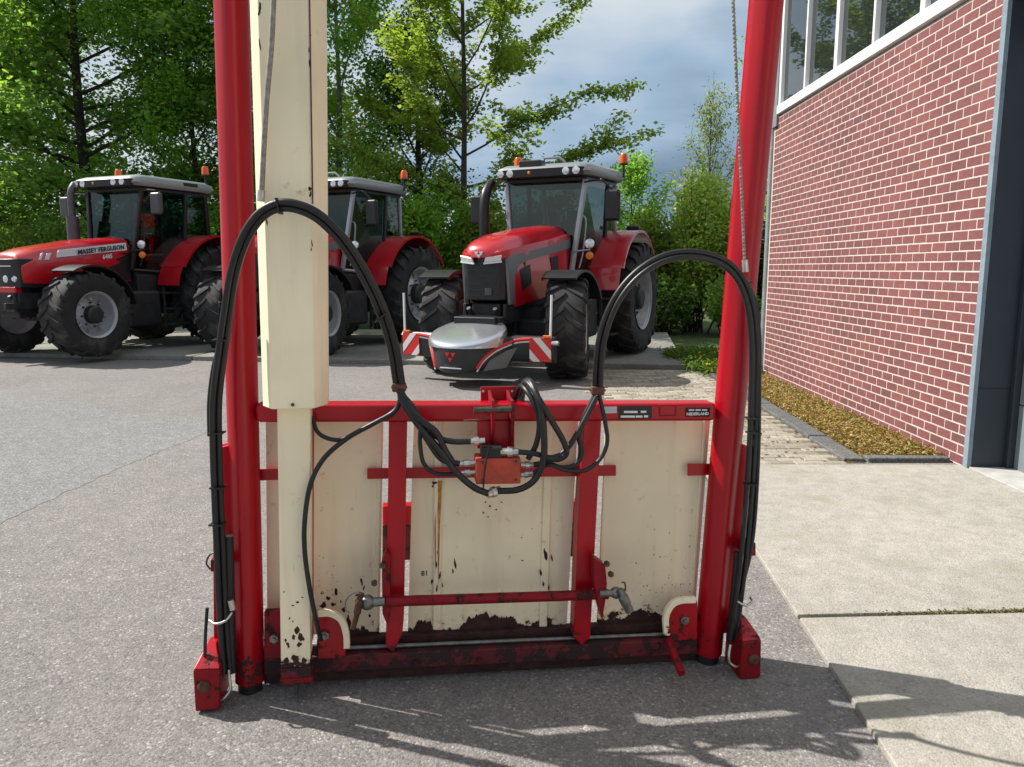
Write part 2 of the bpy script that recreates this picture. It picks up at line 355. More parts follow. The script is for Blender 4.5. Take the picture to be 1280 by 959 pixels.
# planting bed with kerb
bed = sheet('planting_bed', [(2.74, 5.98), (3.46, 5.98), (3.56, 10.9), (2.95, 10.9)], 0.012, 'soil')
kb = tag(MB().add([(2.58, 5.86, 0.004), (2.76, 5.86, 0.004), (2.98, 10.9, 0.004), (2.78, 10.9, 0.004)], [(0, 1, 2, 3)]).build('kerb', 'soil', smooth=0), kind='structure')
for k in range(6):
    y0 = 5.90 + k * 0.83; y1 = min(y0 + 0.82, 10.9); a, b_ = 2.60 + (y0 - 5.9) * 0.04, 2.60 + (y1 - 5.9) * 0.04; dz = random.uniform(-0.010, 0.006) + 0.036
    p = [(a, y0), (a + 0.17, y0), (b_ + 0.17, y1), (b_, y1)]
    MB().prism([(x, y, dz) for x, y in p], [(x, y, -0.05) for x, y in p]).build('kerbstone', 'kerb_stone', kb, bevel=0.015)
for k in range(1):
    p = [(2.785, 5.875), (3.425, 5.875), (3.425, 5.965), (2.785, 5.985)]
    MB().prism([(x, y, 0.040) for x, y in p], [(x, y, -0.05) for x, y in p]).build('kerbstone', 'kerb_stone', kb, bevel=0.012)

# ================================================================== BRICK BUILDING
m = pm('brick', (0.30, 0.10, 0.09), 0.85, bump=0.35, bscale=90); t = m.node_tree
oi = nd(t, 'ShaderNodeObjectInfo'); ge = nd(t, 'ShaderNodeNewGeometry'); co = nd(t, 'ShaderNodeTexCoord').outputs['Object']
rs = math_(t, 'FRACT', math_(t, 'ADD', oi.outputs['Random'], ge.outputs['Random Per Island']))
nn = nd(t, 'ShaderNodeTexNoise', i_Scale=25.0, i_Detail=6.0, i_Roughness=0.7); t.links.new(co, nn.inputs['Vector'])
c = ramp(t, rs, [(0, (0.155, 0.064, 0.064)), (0.10, (0.182, 0.066, 0.067)), (0.6, (0.202, 0.070, 0.071)), (0.92, (0.222, 0.077, 0.075)), (1, (0.215, 0.085, 0.080))])
wn = nd(t, 'ShaderNodeTexNoise', i_Scale=0.9, i_Detail=7.0, i_Roughness=0.65); t.links.new(ge.outputs['Position'], wn.inputs['Vector'])
c = mix(t, 1.0, c, ramp(t, wn.outputs[0], [(0.32, (0.78, 0.78, 0.80)), (0.68, (1.14, 1.12, 1.10))]), 'MULTIPLY')
c = mix(t, 1.0, c, ramp(t, nn.outputs[0], [(0.28, (0.72,) * 3), (0.7, (1.15,) * 3)]), 'MULTIPLY')
t.links.new(c, t.nodes['Principled BSDF'].inputs['Base Color'])
pm('mortar', (0.56, 0.48, 0.435), 0.95, var=0.12, vscale=6, bump=0.3, bscale=150)
pm('window_white', (0.78, 0.79, 0.79), 0.35, var=0.04)
pm('navy_steel', (0.026, 0.036, 0.050), 0.45, var=0.12, vscale=3)
pm('trim_blue', (0.22, 0.28, 0.34), 0.45, var=0.1, vscale=5, dirt=(0.12, 0.13, 0.12), dscale=8)
pm('door_grey', (0.17, 0.20, 0.22), 0.5, var=0.1)
pm('cladding_grey', (0.20, 0.22, 0.24), 0.5, var=0.15)
pm('zinc_pipe', (0.33, 0.35, 0.36), 0.5, 0.4, var=0.2, vscale=12)
pm('threshold', (0.42, 0.41, 0.39), 0.8, var=0.2, vscale=8)
pm('interior', (0.10, 0.10, 0.10), 0.9); pm('roof_dark', (0.06, 0.06, 0.065), 0.8)
m = pm('window_glass', (0.02, 0.025, 0.025), 0.02); m.node_tree.nodes['Principled BSDF'].inputs['Specular IOR Level'].default_value = 1.0
m.node_tree.nodes['Principled BSDF'].inputs['IOR'].default_value = 1.9

bl = empty('brick_building', (3.438, 5.718, 0), math.atan2(0.99975, 0.02254))
tag(bl, 'red brick industrial building with pale joints, high white framed windows and navy door surround', 'building')
LW = 5.13
def lbox(name, x, y, z, mat, parent=bl, bevel=0.0):
    return MB().box(((x[0] + x[1]) / 2, (y[0] + y[1]) / 2, (z[0] + z[1]) / 2), (x[1] - x[0], y[1] - y[0], z[1] - z[0])).build(name, mat, parent, bevel=bevel, smooth=0)
WT = 3.50
wall = lbox('wall', (0.0, LW), (-0.32, -0.0022), (-0.3, WT), 'mortar')
BP, CH, JT = 0.2075, 0.0773, 0.0118
def brick_mesh(l):
    b = chamfer_box(l, CH - JT, 0.05, 0.0016)      # z of the chamfer box becomes outward y
    return [(x, z - 0.05, y) for x, y, z in b.v], b.f
bv, bf = brick_mesh(BP - JT - 0.0015); me_b = bpy.data.meshes.new('brick'); me_b.from_pydata(bv, [], bf); me_b.materials.append(MAT['brick'])
hv, hf = brick_mesh(BP / 2 - JT); me_h = bpy.data.meshes.new('half_brick'); me_h.from_pydata(hv, [], hf); me_h.materials.append(MAT['brick'])
bspots = []
ncourse = int(WT / CH)
for j in range(-1, ncourse):
    z = 0.01 + (j + 0.5) * CH; x = 0.006
    if j % 2: bspots.append((x + BP / 4, z, 1)); x += BP / 2
    while x + BP < LW:
        bspots.append((x + BP / 2, z, 0)); x += BP
    if LW - x > BP / 2 - 0.01: bspots.append((x + BP / 4, z, 1))
bspots.sort(key=lambda s: s[0] + 0.12 * abs(s[1] - 1.7))
rest = MB()
for i, (x, z, h) in enumerate(bspots):
    yy = random.uniform(-0.0006, 0.0008)
    if i < 300:
        o = bpy.data.objects.new('brick', me_h if h else me_b); C.objects.link(o); o.parent = wall; o.location = (x + random.uniform(-.0015, .0015), yy, z + random.uniform(-.001, .001))
        o.rotation_euler = (0, random.uniform(-.004, .004), random.uniform(-.004, .004))
    else:
        vv, ff = (hv, hf) if h else (bv, bf); rest.add([(a + x, b_ + yy, c_ + z) for a, b_, c_ in vv], ff)
tag(rest.build('far_bricks', 'brick', wall, smooth=0), kind='stuff')
# window band: one frame with mullions, a pane in each bay
X0, X1, ZB, ZT = -3.8, 4.96, WT + 0.025, 5.75
fr = MB()
def fb(x0, x1, y0, y1, z0, z1): fr.box(((x0 + x1) / 2, (y0 + y1) / 2, (z0 + z1) / 2), (x1 - x0, y1 - y0, z1 - z0))
fb(X0, X1, -0.07, 0.035, ZB, ZB + 0.11); fb(X0, X1, -0.07, 0.02, ZT - 0.1, ZT)
mull = [X1 - 0.04]; k = 1
while mull[-1] > X0 + 0.9: mull.append(X1 - 0.04 - 0.94 * k); k += 1
for i, x in enumerate(mull):
    wd = 0.045 if i % 2 else 0.085
    if i == 0: wd = 0.075
    fb(x - wd / 2, x + wd / 2, -0.068, 0.018 + 0.004 * (i % 2), ZB + 0.108, ZT - 0.098)
wf = fr.build('window', 'window_white', bl, bevel=0.006, smooth=0)
for a, b_ in zip(mull[1:], mull[:-1]): lbox('pane', (a + 0.02, b_ - 0.02), (-0.045, -0.030), (ZB + 0.1, ZT - 0.09), 'window_glass', wf)
lbox('cladding_strip', (X1 + 0.004, LW + 0.02), (-0.3, 0.03), (WT - 0.12, 6.3), 'cladding_grey', bevel=0.004)
lbox('fascia', (-9, X1), (-0.3, 0.05), (ZT + 0.003, 6.3), 'cladding_grey', bevel=0.005)
lbox('roof', (-9.2, LW + 0.15), (-9, 0.25), (6.303, 6.45), 'roof_dark')
lbox('end_wall', (LW - 0.3, LW), (-9, -0.323), (-0.3, 6.3), 'interior'); lbox('rear_wall', (-9, LW), (-9.2, -9.003), (-0.3, 6.3), 'interior')
lbox('upper_wall', (-9, X1), (-0.5, -0.325), (WT + 0.002, 6.3), 'interior')
lbox('downpipe', (LW + 0.02, LW + 0.024), (-0.05, -0.046), (0.1, 0.104), 'zinc_pipe')
dp = bpy.data.objects['downpipe']; bpy.data.objects.remove(dp)
MB().tube([(LW + 0.055, 0.0, -0.02), (LW + 0.055, 0.0, WT - 0.1)], 0.042, 12).build('downpipe', 'zinc_pipe', bl)
# door surround, guide and sectional door
lbox('corner_trim', (-0.062, -0.001), (-0.02, 0.014), (-0.01, 5.6), 'trim_blue', bevel=0.004)
lbox('door_reveal', (-0.0615, -0.002), (-0.32, -0.0205), (0.0, 5.6), 'navy_steel')
for z in (0.62,): lbox('reveal_seam', (-0.0645, -0.06), (-0.26, -0.022), (z, z + 0.006), 'black_steel')
lbox('door_guide', (-0.11, -0.064), (-0.32, -0.255), (0.0, 5.4), 'navy_steel', bevel=0.004)
for k in range(10): lbox('door_panel', (-4.6, -0.112), (-0.35, -0.30), (0.012 + k * 0.5, 0.012 + k * 0.5 + 0.493), 'door_grey', bevel=0.006)
lbox('threshold', (-4.6, -0.066), (-0.40, 0.0), (-0.05, 0.026), 'threshold', bevel=0.004)
lbox('near_wall', (-9, -4.61), (-0.32, 0), (-0.3, WT), 'mortar')
# ================================================================== LIFT MAST (tractor attachment seen from its hitch side)
MA = Vector((-0.946, 2.59, 0)); MBp = Vector((0.772, 2.802, 0)); MU = (MBp - MA).normalized(); MN = Vector((MU.y, -MU.x, 0))
mroot = empty('lift_mast', tuple((MA + MBp) / 2), absolute=True)
tag(mroot, 'red and cream tractor mounted lift mast with black hydraulic hoses, standing upright on the asphalt', 'lift mast')
def M3(px, py, v=0.0): return onplane(px, py, MA + MN * v, MN)
def plate(name, poly, v, th, mat, bevel=0.004, parent=None, smooth=35):
    fr_ = [M3(x, y, v) for x, y in poly]
    return MB().prism(fr_, [p - MN * th for p in fr_]).build(name, mat, parent or mroot, bevel=bevel, smooth=smooth)
def mtube(name, pts, r, mat, seg=10, n=8, parent=None, pw=2.0, smooth_path=True):
    P = [M3(*p) for p in pts]
    if smooth_path and len(P) > 2: P = spline(P, n)
    return MB().tube(P, r, seg, pw).build(name, mat, parent or mroot, smooth=50)
def bolt(px, py, v, r=0.012, h=0.012, mat='pin_steel', parent=None):
    p = M3(px, py, v)
    return MB().lathe([(0, r), (h, r), (h + 0.0005, r * 0.55), (h + 0.008, r * 0.5)], p, MN, 6).build('bolt', mat, parent or mroot, smooth=20)
# masts (drawn-in corners)
def mast(bx, by, tx, ty, r0, r1, foot):
    a, b_ = M3(bx, by), M3(tx, ty); d = (b_ - a).normalized(); a = a - d * (a.z / d.z); top = a + d * (3.05 / d.z)
    o = MB().tube([a + d * 0.035, a + d * 1.2, top], [r0, (r0 + r1) / 2, r1], 40, 2.7, up=tuple(MN + MU)).build('mast_post', 'red_paint', mroot, smooth=60)
    MB().tube([a, a + d * 0.034], r0 * 0.82, 24, 2.7, up=tuple(MN + MU)).build('foot_pad', 'black_steel', o, smooth=60)
    MB().tube([top, top + d * 0.012], r1 * 1.02, 24, 2.7, up=tuple(MN + MU)).build('end_cap', 'black_steel', o, smooth=60)
    return o
mast(313, 860, 289, 0, 0.047, 0.050, 0); mast(884, 824, 958, 0, 0.050, 0.056, 0)
def at_z(bx, by, tx, ty, z):
    a, b_ = M3(bx, by), M3(tx, ty); return a + (b_ - a) * ((z - a.z) / (b_.z - a.z))
TL, TR_ = at_z(313, 860, 289, 0, 2.96), at_z(884, 824, 958, 0, 2.96)
MB().prism([p + d for p in (TL + MU * 0.05, TR_ - MU * 0.055) for d in (MN * 0.14 + Vector((0, 0, (.04 if p == TL + MU * 0.05 else -.04))), MN * 0.14 - Vector((0, 0, (.04 if p == TL + MU * 0.05 else -.04))))],
           [p + d for p in (TL + MU * 0.05, TR_ - MU * 0.055) for d in (-MN * 0.03 + Vector((0, 0, (.04 if p == TL + MU * 0.05 else -.04))), -MN * 0.03 - Vector((0, 0, (.04 if p == TL + MU * 0.05 else -.04))))]).build('top_beam', 'red_paint', mroot, bevel=0.006)
# upper cross beam
beam = plate('cross_beam', [(318, 506), (896, 504), (894, 527), (320, 529)], 0.05, 0.085, 'red_paint', bevel=0.014)
# cream sheets
def sheet_panel(poly, ribs, streaks=()):
    o = plate('panel', poly, -0.06, 0.004, 'cream_paint', bevel=0.0012)
    a_, b_ = M3(*poly[1], -0.0642), M3(*poly[2], -0.0642)
    MB().prism([a_, b_, b_ - MU * 0.004, a_ - MU * 0.004], [q - MN * 0.055 for q in (a_, b_, b_ - MU * 0.004, a_ - MU * 0.004)]).build('sun_block_strip', 'cream_paint', o)  # added strip behind the sheet edge, stops sun shining through the panel gap
    for x0, x1, xb0, xb1, y0, y1 in ribs: plate('rib', [(x0, y0), (x1, y0), (xb1, y1), (xb0, y1)], -0.05, 0.0096, 'cream_paint', bevel=0.004, parent=o)
    for pts in streaks: plate('rust_run', pts, -0.0485, 0.0012, 'rust_streak', bevel=0, parent=o)
    return o
pl = sheet_panel([(332, 524), (479, 522), (474, 792), (334, 794)], [(472, 478, 467, 472, 524, 790)])
pc = sheet_panel([(517, 522), (723, 521), (708, 788), (510, 790)], [(543, 553, 541, 551, 524, 788), (682, 692, 674, 684, 524, 786)],
                 [[(547, 601), (553, 601), (552, 612), (551.5, 630), (550, 655), (549.2, 690), (548, 735), (547, 690), (547.4, 655), (546.8, 640), (547.6, 622)], [(543, 660), (545, 640), (545, 700), (544, 720)]])
pr = sheet_panel([(757, 522), (888, 521), (868, 772), (746, 778)], [(757, 762, 747, 752, 524, 776), (880, 884, 862, 866, 524, 770)])
# crimped rusty bottoms of the sheets, ragged outline
def ragged(x0, y0, x1, y1, h, n=170):
    pts = []; ph = random.random() * 9; e = 0.0
    for i in range(n + 1):
        f = i / n; e = e * 0.86 + random.uniform(-.13, .13); hh = h * max(0.05, 0.22 + 0.22 * math.sin(f * 7.1 + ph) * math.sin(f * 17 + ph * 2) + 0.5 * math.exp(-((f - 0.46) / 0.07) ** 2) + e * 0.7)
        pts.append((x0 + (x1 - x0) * f, y0 + (y1 - y0) * f - hh))
    return pts + [(x1, y1 + 12), (x0, y0 + 12)]
for p_, args in ((pc, (510, 790, 708, 786, 30)), (pl, (398, 790, 474, 791, 22)), (pr, (747, 777, 868, 770, 16))): plate('rusted_edge', ragged(*args), -0.0575, 0.0012, 'rust_dark', bevel=0, parent=p_, smooth=0)
def chip(px, py, w_, h_, v, par, mat='rust_dark'):
    k = random.randint(9, 14); ph = random.random() * 6
    P = [(px + w_ * math.cos(6.283 * i / k) * random.uniform(.45, 1.15) + (h_ * .15) * math.sin(ph) * math.sin(6.283 * i / k), py + h_ * math.sin(6.283 * i / k) * random.uniform(.5, 1.15)) for i in range(k)]
    plate('paint_chip', P, v, 0.0012, mat, 0, parent=par, smooth=0)
for a in ((569, 706, 1.8, 8), (566, 714, 1.2, 4), (682, 694, 2.4, 9), (676, 716, 1.6, 6), (690, 698, 1.2, 5), (679, 730, 1.4, 4), (686, 735, 1, 4), (612, 633, 1.8, 1.6), (607, 628, 1.2, 1.2), (620, 637, 1.4, 1.2), (604, 641, 1.2, 1.6), (627, 628, 1.6, 1), (610, 646, 1, 1), (653, 701, 2, .9),
          (545, 705, 1.4, 5), (550, 720, 1.4, 6), (546, 736, 1.2, 5), (553, 732, 1, 3), (540, 727, 1.4, 4), (547, 690, 1, 3), (665, 661, .8, .8), (652, 672, .8, .8), (543, 604, 3.6, 2.2), (541, 608, 2, 2)): chip(*a, -0.0490 if 674 < a[0] < 693 or 541 < a[0] < 554 else -0.0592, pc)
for a in ((420, 740, 2.4, 5), (410, 748, 3.4, 3), (404, 757, 4.5, 4), (416, 756, 3, 3), (452, 727, 1.8, 5), (455, 735, 1.4, 3), (446, 744, 2.6, 1.6), (430, 762, 3, 4), (402, 742, 1.4, 1.4), (426, 752, 1.2, 2), (462, 770, 2, 3), (470, 775, 1.5, 4)): chip(*a, -0.0592, pl)
for i in range(46): chip(random.uniform(795, 868), 655 + random.random() ** .6 * 110, random.uniform(.5, 1.0), random.uniform(.5, 1.3), -0.0592, pr, 'rust_streak' if i % 2 else 'rust_dark')
for i in range(30): chip(random.uniform(398, 468), 690 + random.random() ** .6 * 80, random.uniform(.5, 1.0), random.uniform(.5, 1.3), -0.0592, pl, 'rust_streak' if i % 2 else 'rust_dark')
mtext_later = True
# hanging uprights
plate('upright', [(486, 527), (509, 527), (505, 770), (503, 792), (492, 816), (482, 808), (483, 770)], 0.036, 0.05, 'red_paint', bevel=0.003)
plate('upright', [(730, 526), (752, 524), (745, 660), (738, 797), (727, 807), (717, 797), (722, 660)], 0.036, 0.075, 'red_paint', bevel=0.003)
plate('strap', [(323, 587), (349, 586), (349, 600), (323, 601)], -0.03, 0.008, 'red_paint', 0.001)
plate('strap', [(459, 586), (770, 582), (770, 595), (459, 599)], -0.035, 0.010, 'red_paint', 0.001)
plate('strap', [(860, 580), (888, 580), (886, 594), (860, 595)], -0.03, 0.008, 'red_paint', 0.001)
plate('strap', [(478, 633), (722, 627), (722, 652), (478, 657)], -0.16, 0.05, 'red_paint', 0.004)
plate('carriage_plate', [(478, 657), (518, 656), (518, 700), (478, 702)], -0.18, 0.03, 'red_dirty', 0.003)
plate('carriage_plate', [(712, 652), (724, 652), (722, 696), (710, 696)], -0.18, 0.03, 'red_dirty', 0.003)
# lower link bar and pins
mtube('link_bar', [(482, 752, 0.085), (700, 745, 0.085), (760, 742.5, 0.085)], 0.0185, 'red_worn', 16, smooth_path=False)
plate('link_plate', [(477, 702), (482, 690), (488, 696), (488, 768), (484, 782), (478, 768)], 0.085, 0.05, 'red_worn', 0.004)
plate('link_plate', [(742, 697), (757, 708), (759, 730), (757, 752), (753, 776), (747, 752), (743, 730)], 0.115, 0.06, 'red_worn', 0.004)
def ball_pin(cx, cy, v, r, sgn):
    c0 = M3(cx, cy, v)
    b = MB(); b.ball(c0, r, 18); b.tube([c0 - MU * sgn * 0.06, c0 + MU * sgn * r * 1.5], r * 0.6, 14)
    o = b.build('hitch_ball', 'steel_grey', mroot); return o, c0
o, c0 = ball_pin(459, 753, 0.10, 0.027, -1)
mtube('linch_pin', [(452, 741, 0.12), (449, 752, 0.125), (446, 768, 0.125), (441, 786, 0.12)], [0.010] * 8 + [0.013] * 8 + [0.010] * 9, 'brown_pin', 10, parent=o)
mtube('clip_ring', [(452, 742, 0.13), (442, 742, 0.13), (433, 750, 0.13), (432, 762, 0.13), (437, 766, 0.13)], 0.0022, 'steel_grey', 6, parent=o)
o, c0 = ball_pin(770, 741, 0.12, 0.022, 1)
mtube('linch_pin', [(774, 737, 0.14), (780, 749, 0.145), (787, 764, 0.145)], [0.013] * 6 + [0.019] * 6 + [0.016] * 5, 'steel_grey', 10, parent=o)
mtube('clip_ring', [(777, 728, 0.14), (781, 729, 0.14), (782, 738, 0.14)], 0.003, 'pin_steel', 6, parent=o)
for a in ((468, 728, 0.09), (478, 706, 0.09), (763, 717, 0.12), (758, 704, 0.115)): bolt(*a, 0.011)
# top link bracket
plate('top_bracket', [(601, 484), (645, 483), (646, 505), (601, 506)], -0.04, 0.010, 'red_paint', 0.001)
bk = plate('bracket_back', [(597, 527), (643, 526), (643, 560), (597, 561)], 0.052, 0.02, 'red_paint', 0.002)
for x in (614.5, 638.0):
    q = [M3(x, yy, v) for yy, v in ((487, -0.035), (496, 0.02), (501, 0.11), (516, 0.13), (530, 0.12), (553, 0.075), (560, 0.054))]
    q = [p + (M3(x, 520, 0.05) - p).dot(MU) * MU for p in q]
    q.append(Vector((q[0].x, q[0].y, q[-1].z)) + (q[-1] - q[0]).dot(MN) * MN * 0.9)
    MB().prism([p - MU * 0.0055 for p in q], [p + MU * 0.0055 for p in q]).build('bracket_cheek', 'red_worn', mroot, bevel=0.0015)
pn = mtube('top_link_pin', [(592, 513, 0.115), (640, 512, 0.115)], 0.0115, 'pin_steel', 14, smooth_path=False)
mtube('pin_handle', [(580, 526, 0.12), (606, 524, 0.12), (612, 520, 0.12)], 0.0035, 'clamp_brown', 8, parent=pn)
for x, y in ((604, 489), (640, 489)): MB().lathe([(0, 0.004), (0.002, 0.004)], M3(x, y, -0.039), MN, 10).build('bracket_hole', 'decal_white', mroot)
# valve block with fittings
vb = plate('valve_block', [(595, 574), (651, 573), (651, 605), (595, 606)], 0.15, 0.09, 'valve_red', 0.004)
plate('manifold', [(602, 560), (628, 560), (628, 573.5), (602, 573.5)], 0.14, 0.07, 'black_steel', 0.003, parent=vb)
def fitting(p0, p1, r=0.011):
    a, b_ = M3(*p0), M3(*p1); d = (b_ - a)
    MB().lathe([(0, r), (d.length * .3, r), (d.length * .32, r * 1.35), (d.length * .62, r * 1.35), (d.length * .64, r * 0.95), (d.length, r * 0.95)], a, d, 10).build('fitting', 'zinc', vb, smooth=30)
fitting((586, 552, .12), (606, 551, .12)); fitting((572, 580, .11), (596, 578, .11), 0.0095); fitting((574, 592, .11), (596, 590, .11), .009)
fitting((648, 565, .14), (626, 565, .13), 0.0135); fitting((609, 618, .15), (625, 612, .13), 0.014); fitting((651, 581, .12), (668, 581, .12), .01); fitting((651, 594, .12), (666, 592, .12), .009)
mtube('pilot_hose', [(612, 556, .15), (608, 575, .165), (605, 595, .165), (604, 614, .15)], 0.003, 'rubber_hose', 6, parent=vb)
for x, y in ((603, 578), (645, 577), (603, 601), (645, 600)): bolt(x, y, 0.15, 0.005, 0.004, parent=vb)
# tall cream lift channel and the narrow inner post
def channel(name, edges_b, edges_t, yb, mat, vs_, topz, back):
    """edges: pixel x of the profile corners at bottom and at image y=0; vs_: depth of each corner"""
    B_ = [M3(x, yb, v) for x, v in zip(edges_b, vs_)]; zb = B_[1].z
    T_ = [M3(x, 0, v) for x, v in zip(edges_t, vs_)]
    lo, hi = [], []
    for p, q in zip(B_, T_):
        d = q - p; lo.append(p + d * ((zb - p.z) / d.z)); hi.append(p + d * ((topz - p.z) / d.z))
    lo += [lo[-1] - MN * back, lo[0] - MN * back]; hi += [hi[-1] - MN * back, hi[0] - MN * back]
    return MB().prism(lo, hi).build(name, mat, mroot, bevel=0.004)
lc = channel('lift_channel', (329, 339, 393, 409), (312, 322, 386, 406), 512, 'cream_clean', (0.125, 0.185, 0.185, 0.12), 3.0, 0.06)
seam = [M3(x, y, 0.1865) for x, y in ((391, 255), (387, 0))]
MB().tube([seam[0], seam[1], seam[1] + (seam[1] - seam[0])], 0.0022, 6).build('weld_seam', 'brown_pin', lc)
bolt(366, 506, 0.185, 0.006, 0.004, parent=lc)
ip = plate('inner_post', [(346, 500), (388, 500), (388, 833), (351, 836)], 0.115, 0.055, 'cream_post', 0.004)
ft = plate('post_foot', [(351, 836.5), (389, 833.5), (390, 855), (352, 857)], 0.117, 0.06, 'red_dirty', 0.003, parent=ip)
plate('foot_lip', [(350, 850), (391, 847), (391, 853), (350, 856)], 0.123, 0.066, 'red_worn', 0.002, parent=ip)
mtube('foot_pin', [(371, 855, 0.10), (371, 867, 0.10)], 0.006, 'pin_steel', 8, parent=ip, smooth_path=False)
for a in ((371, 788, 4, 5), (376, 797, 4.5, 6), (367, 797, 3, 4), (374, 806, 3.5, 4), (360, 806, 2.4, 5), (357, 801, 1.6, 3), (372, 753, 2.4, 1.6), (378, 747, 1.4, 1), (366, 757, 1.8, 1.2), (362, 773, 1.4, 2), (366, 777, 1.2, 1.2), (355, 740, 1, 1.5), (358, 826, 4, 6), (368, 822, 6, 4), (380, 826, 4, 5), (372, 830, 9, 4), (360, 832, 7, 4), (382, 832, 5, 3)): chip(*a, 0.1158, ip)
for a in ((388, 44, 1.8, 1.6), (387, 80, .9, 7), (386, 62, .8, 4), (387.5, 236, 2.2, 3), (388, 243, 1.8, 4), (389, 262, 1, 3), (390, 305, 1.2, 5), (389, 312, 1, 3)): chip(*a, 0.1858, lc)
for a in ((325, 56, 1.2, 9), (333.5, 278, 1.1, 5), (325, 8, 2, 7), (324, 16, 1.5, 5)): chip(*a, 0.1858, lc, 'brown_pin')
plate('post_edge', [(388.5, 529), (392, 529), (391, 800), (388.5, 800)], 0.05, 0.02, 'red_paint', 0.001)
# side channels, hose clips
sc1 = plate('side_channel', [(265, 562), (288, 556), (291, 815), (267, 818)], 0.02, 0.06, 'red_paint', 0.004)
sc2 = plate('side_channel', [(911, 553), (934, 557), (926, 790), (898, 793)], 0.02, 0.06, 'red_paint', 0.004)
plate('hose_clip', [(263, 700), (277, 699), (277, 714), (263, 715)], 0.075, 0.05, 'red_worn', 0.003, parent=sc1)
plate('hose_clip', [(932, 681), (945, 679), (945, 695), (932, 696)], 0.085, 0.06, 'red_worn', 0.003, parent=sc2)
mtube('clip_wire', [(263, 712, .09), (258, 704, .09), (262, 694, .09), (270, 690, .09)], 0.003, 'black_steel', 6, parent=sc1)
mtube('clip_wire', [(262, 776, .10), (270, 780, .125), (282, 776, .12), (290, 766, .10)], 0.0045, 'zinc', 8, parent=sc1)
mtube('clip_wire', [(922, 752, .11), (932, 757, .13), (940, 752, .12), (938, 747, .10)], 0.0045, 'zinc', 8, parent=sc2)
# foot blocks (roller housings)
def foot(poly, v, th, cap, pinxy):
    o = plate('foot_block', poly, v, th, 'red_worn', 0.005)
    base = [p for p in [M3(x, y, v) for x, y in (poly[0], poly[1])]]
    lo = [base[0], base[1], base[1] - MN * th, base[0] - MN * th]; cc = sum(lo, Vector()) / 4
    hi = [cc + (p - cc) * 0.35 + Vector((0, 0, cap)) - MN * 0.03 for p in lo]; lo = [p + Vector((0, 0, 0.001)) for p in lo]
    MB().prism(lo, hi).build('block_cap', 'red_paint', o, bevel=0.004)
    MB().lathe([(-0.01, 0.021), (0.006, 0.021), (0.010, 0.016)], M3(*pinxy, v), MN, 18).build('block_pin', 'brown_pin', o)
    return o
f1 = foot([(241, 838), (275, 837), (274, 887), (244, 890)], 0.14, 0.15, 0.055, (255, 858))
f2 = foot([(928, 803), (952, 800), (951, 847), (925, 850)], 0.155, 0.15, 0.05, (942, 824))
mtube('oil_pipe', [(286, 838, .10), (287, 850, .12), (288, 862, .125), (281, 872, .125), (275, 876, .12)], 0.0055, 'zinc', 10, parent=f1)
mtube('oil_pipe', [(913, 806, .12), (911, 818, .135), (912, 828, .14), (919, 833, .14), (926, 832, .13)], 0.0055, 'zinc', 10, parent=f2)
mtube('grease_line', [(256, 820, .10), (257, 790, .08), (259, 760, .07)], 0.006, 'black_steel', 8, parent=f1)
# bottom beam
plate('bottom_beam', [(330, 824), (872, 799), (872, 818), (330, 845)], 0.035, 0.10, 'red_dirty', 0.006)
plate('rear_rail', [(396, 800), (872, 777), (872, 799), (396, 822)], -0.03, 0.04, 'rust_dark', 0.003)
mtube('pivot_rod', [(434, 810, 0.0), (640, 801, 0.0), (832, 793, 0.0)], 0.0075, 'steel_grey', 10, smooth_path=False)
for x in (442, 520, 600, 700, 769, 816): bolt(x, 831 - (x - 442) * 0.039, 0.035, 0.011, 0.008, 'red_dirty')
plate('light_gap_filler', [(330, 836), (872, 809), (872, 825.5), (330, 855.5)], -0.005, 0.05, 'rust_dark', 0.003)  # added dark bar down to the ground, keeps sunlight from passing under the beam
# corner gussets with a cream lip
def gusset(arc, inner, v, bxy):
    o = plate('gusset', inner, v, 0.03, 'red_paint', 0.003)
    P = spline([M3(x, y, v) for x, y in arc], 6)
    rings = []
    for p, nx in zip(P, P[1:] + [P[-1] * 2 - P[-2]]):
        t_ = (nx - p).normalized(); s_ = MN.cross(t_).normalized(); rings.append([p + s_ * 0.011, p + s_ * 0.011 + MN * 0.02, p - s_ * 0.011 + MN * 0.02, p - s_ * 0.011])
    MB().loft(rings).build('gusset_lip', 'cream_paint', o, bevel=0.002)
    bolt(*bxy, v, 0.017, 0.014, 'steel_grey', parent=o)
gusset([(399, 765), (414, 765), (427, 773), (433, 790), (434, 808)], [(398, 768), (415, 768), (427, 777), (431, 790), (432, 822), (398, 824)], 0.045, (406, 793))
gusset([(832, 792), (831, 770), (838, 755), (850, 749), (868, 748)], [(836, 796), (835, 772), (842, 759), (852, 753), (872, 752), (872, 800), (836, 802)], 0.045, (855, 774))
plate('gusset_plate', [(330, 765), (352, 764), (352, 830), (330, 834)], 0.03, 0.03, 'red_worn', 0.003); bolt(343, 797, 0.03, 0.016, 0.014, 'steel_grey')
mtube('tine_stop', [(836, 800, 0.05), (844, 822, 0.13), (852, 842, 0.20)], 0.0145, 'red_worn', 12, smooth_path=False)
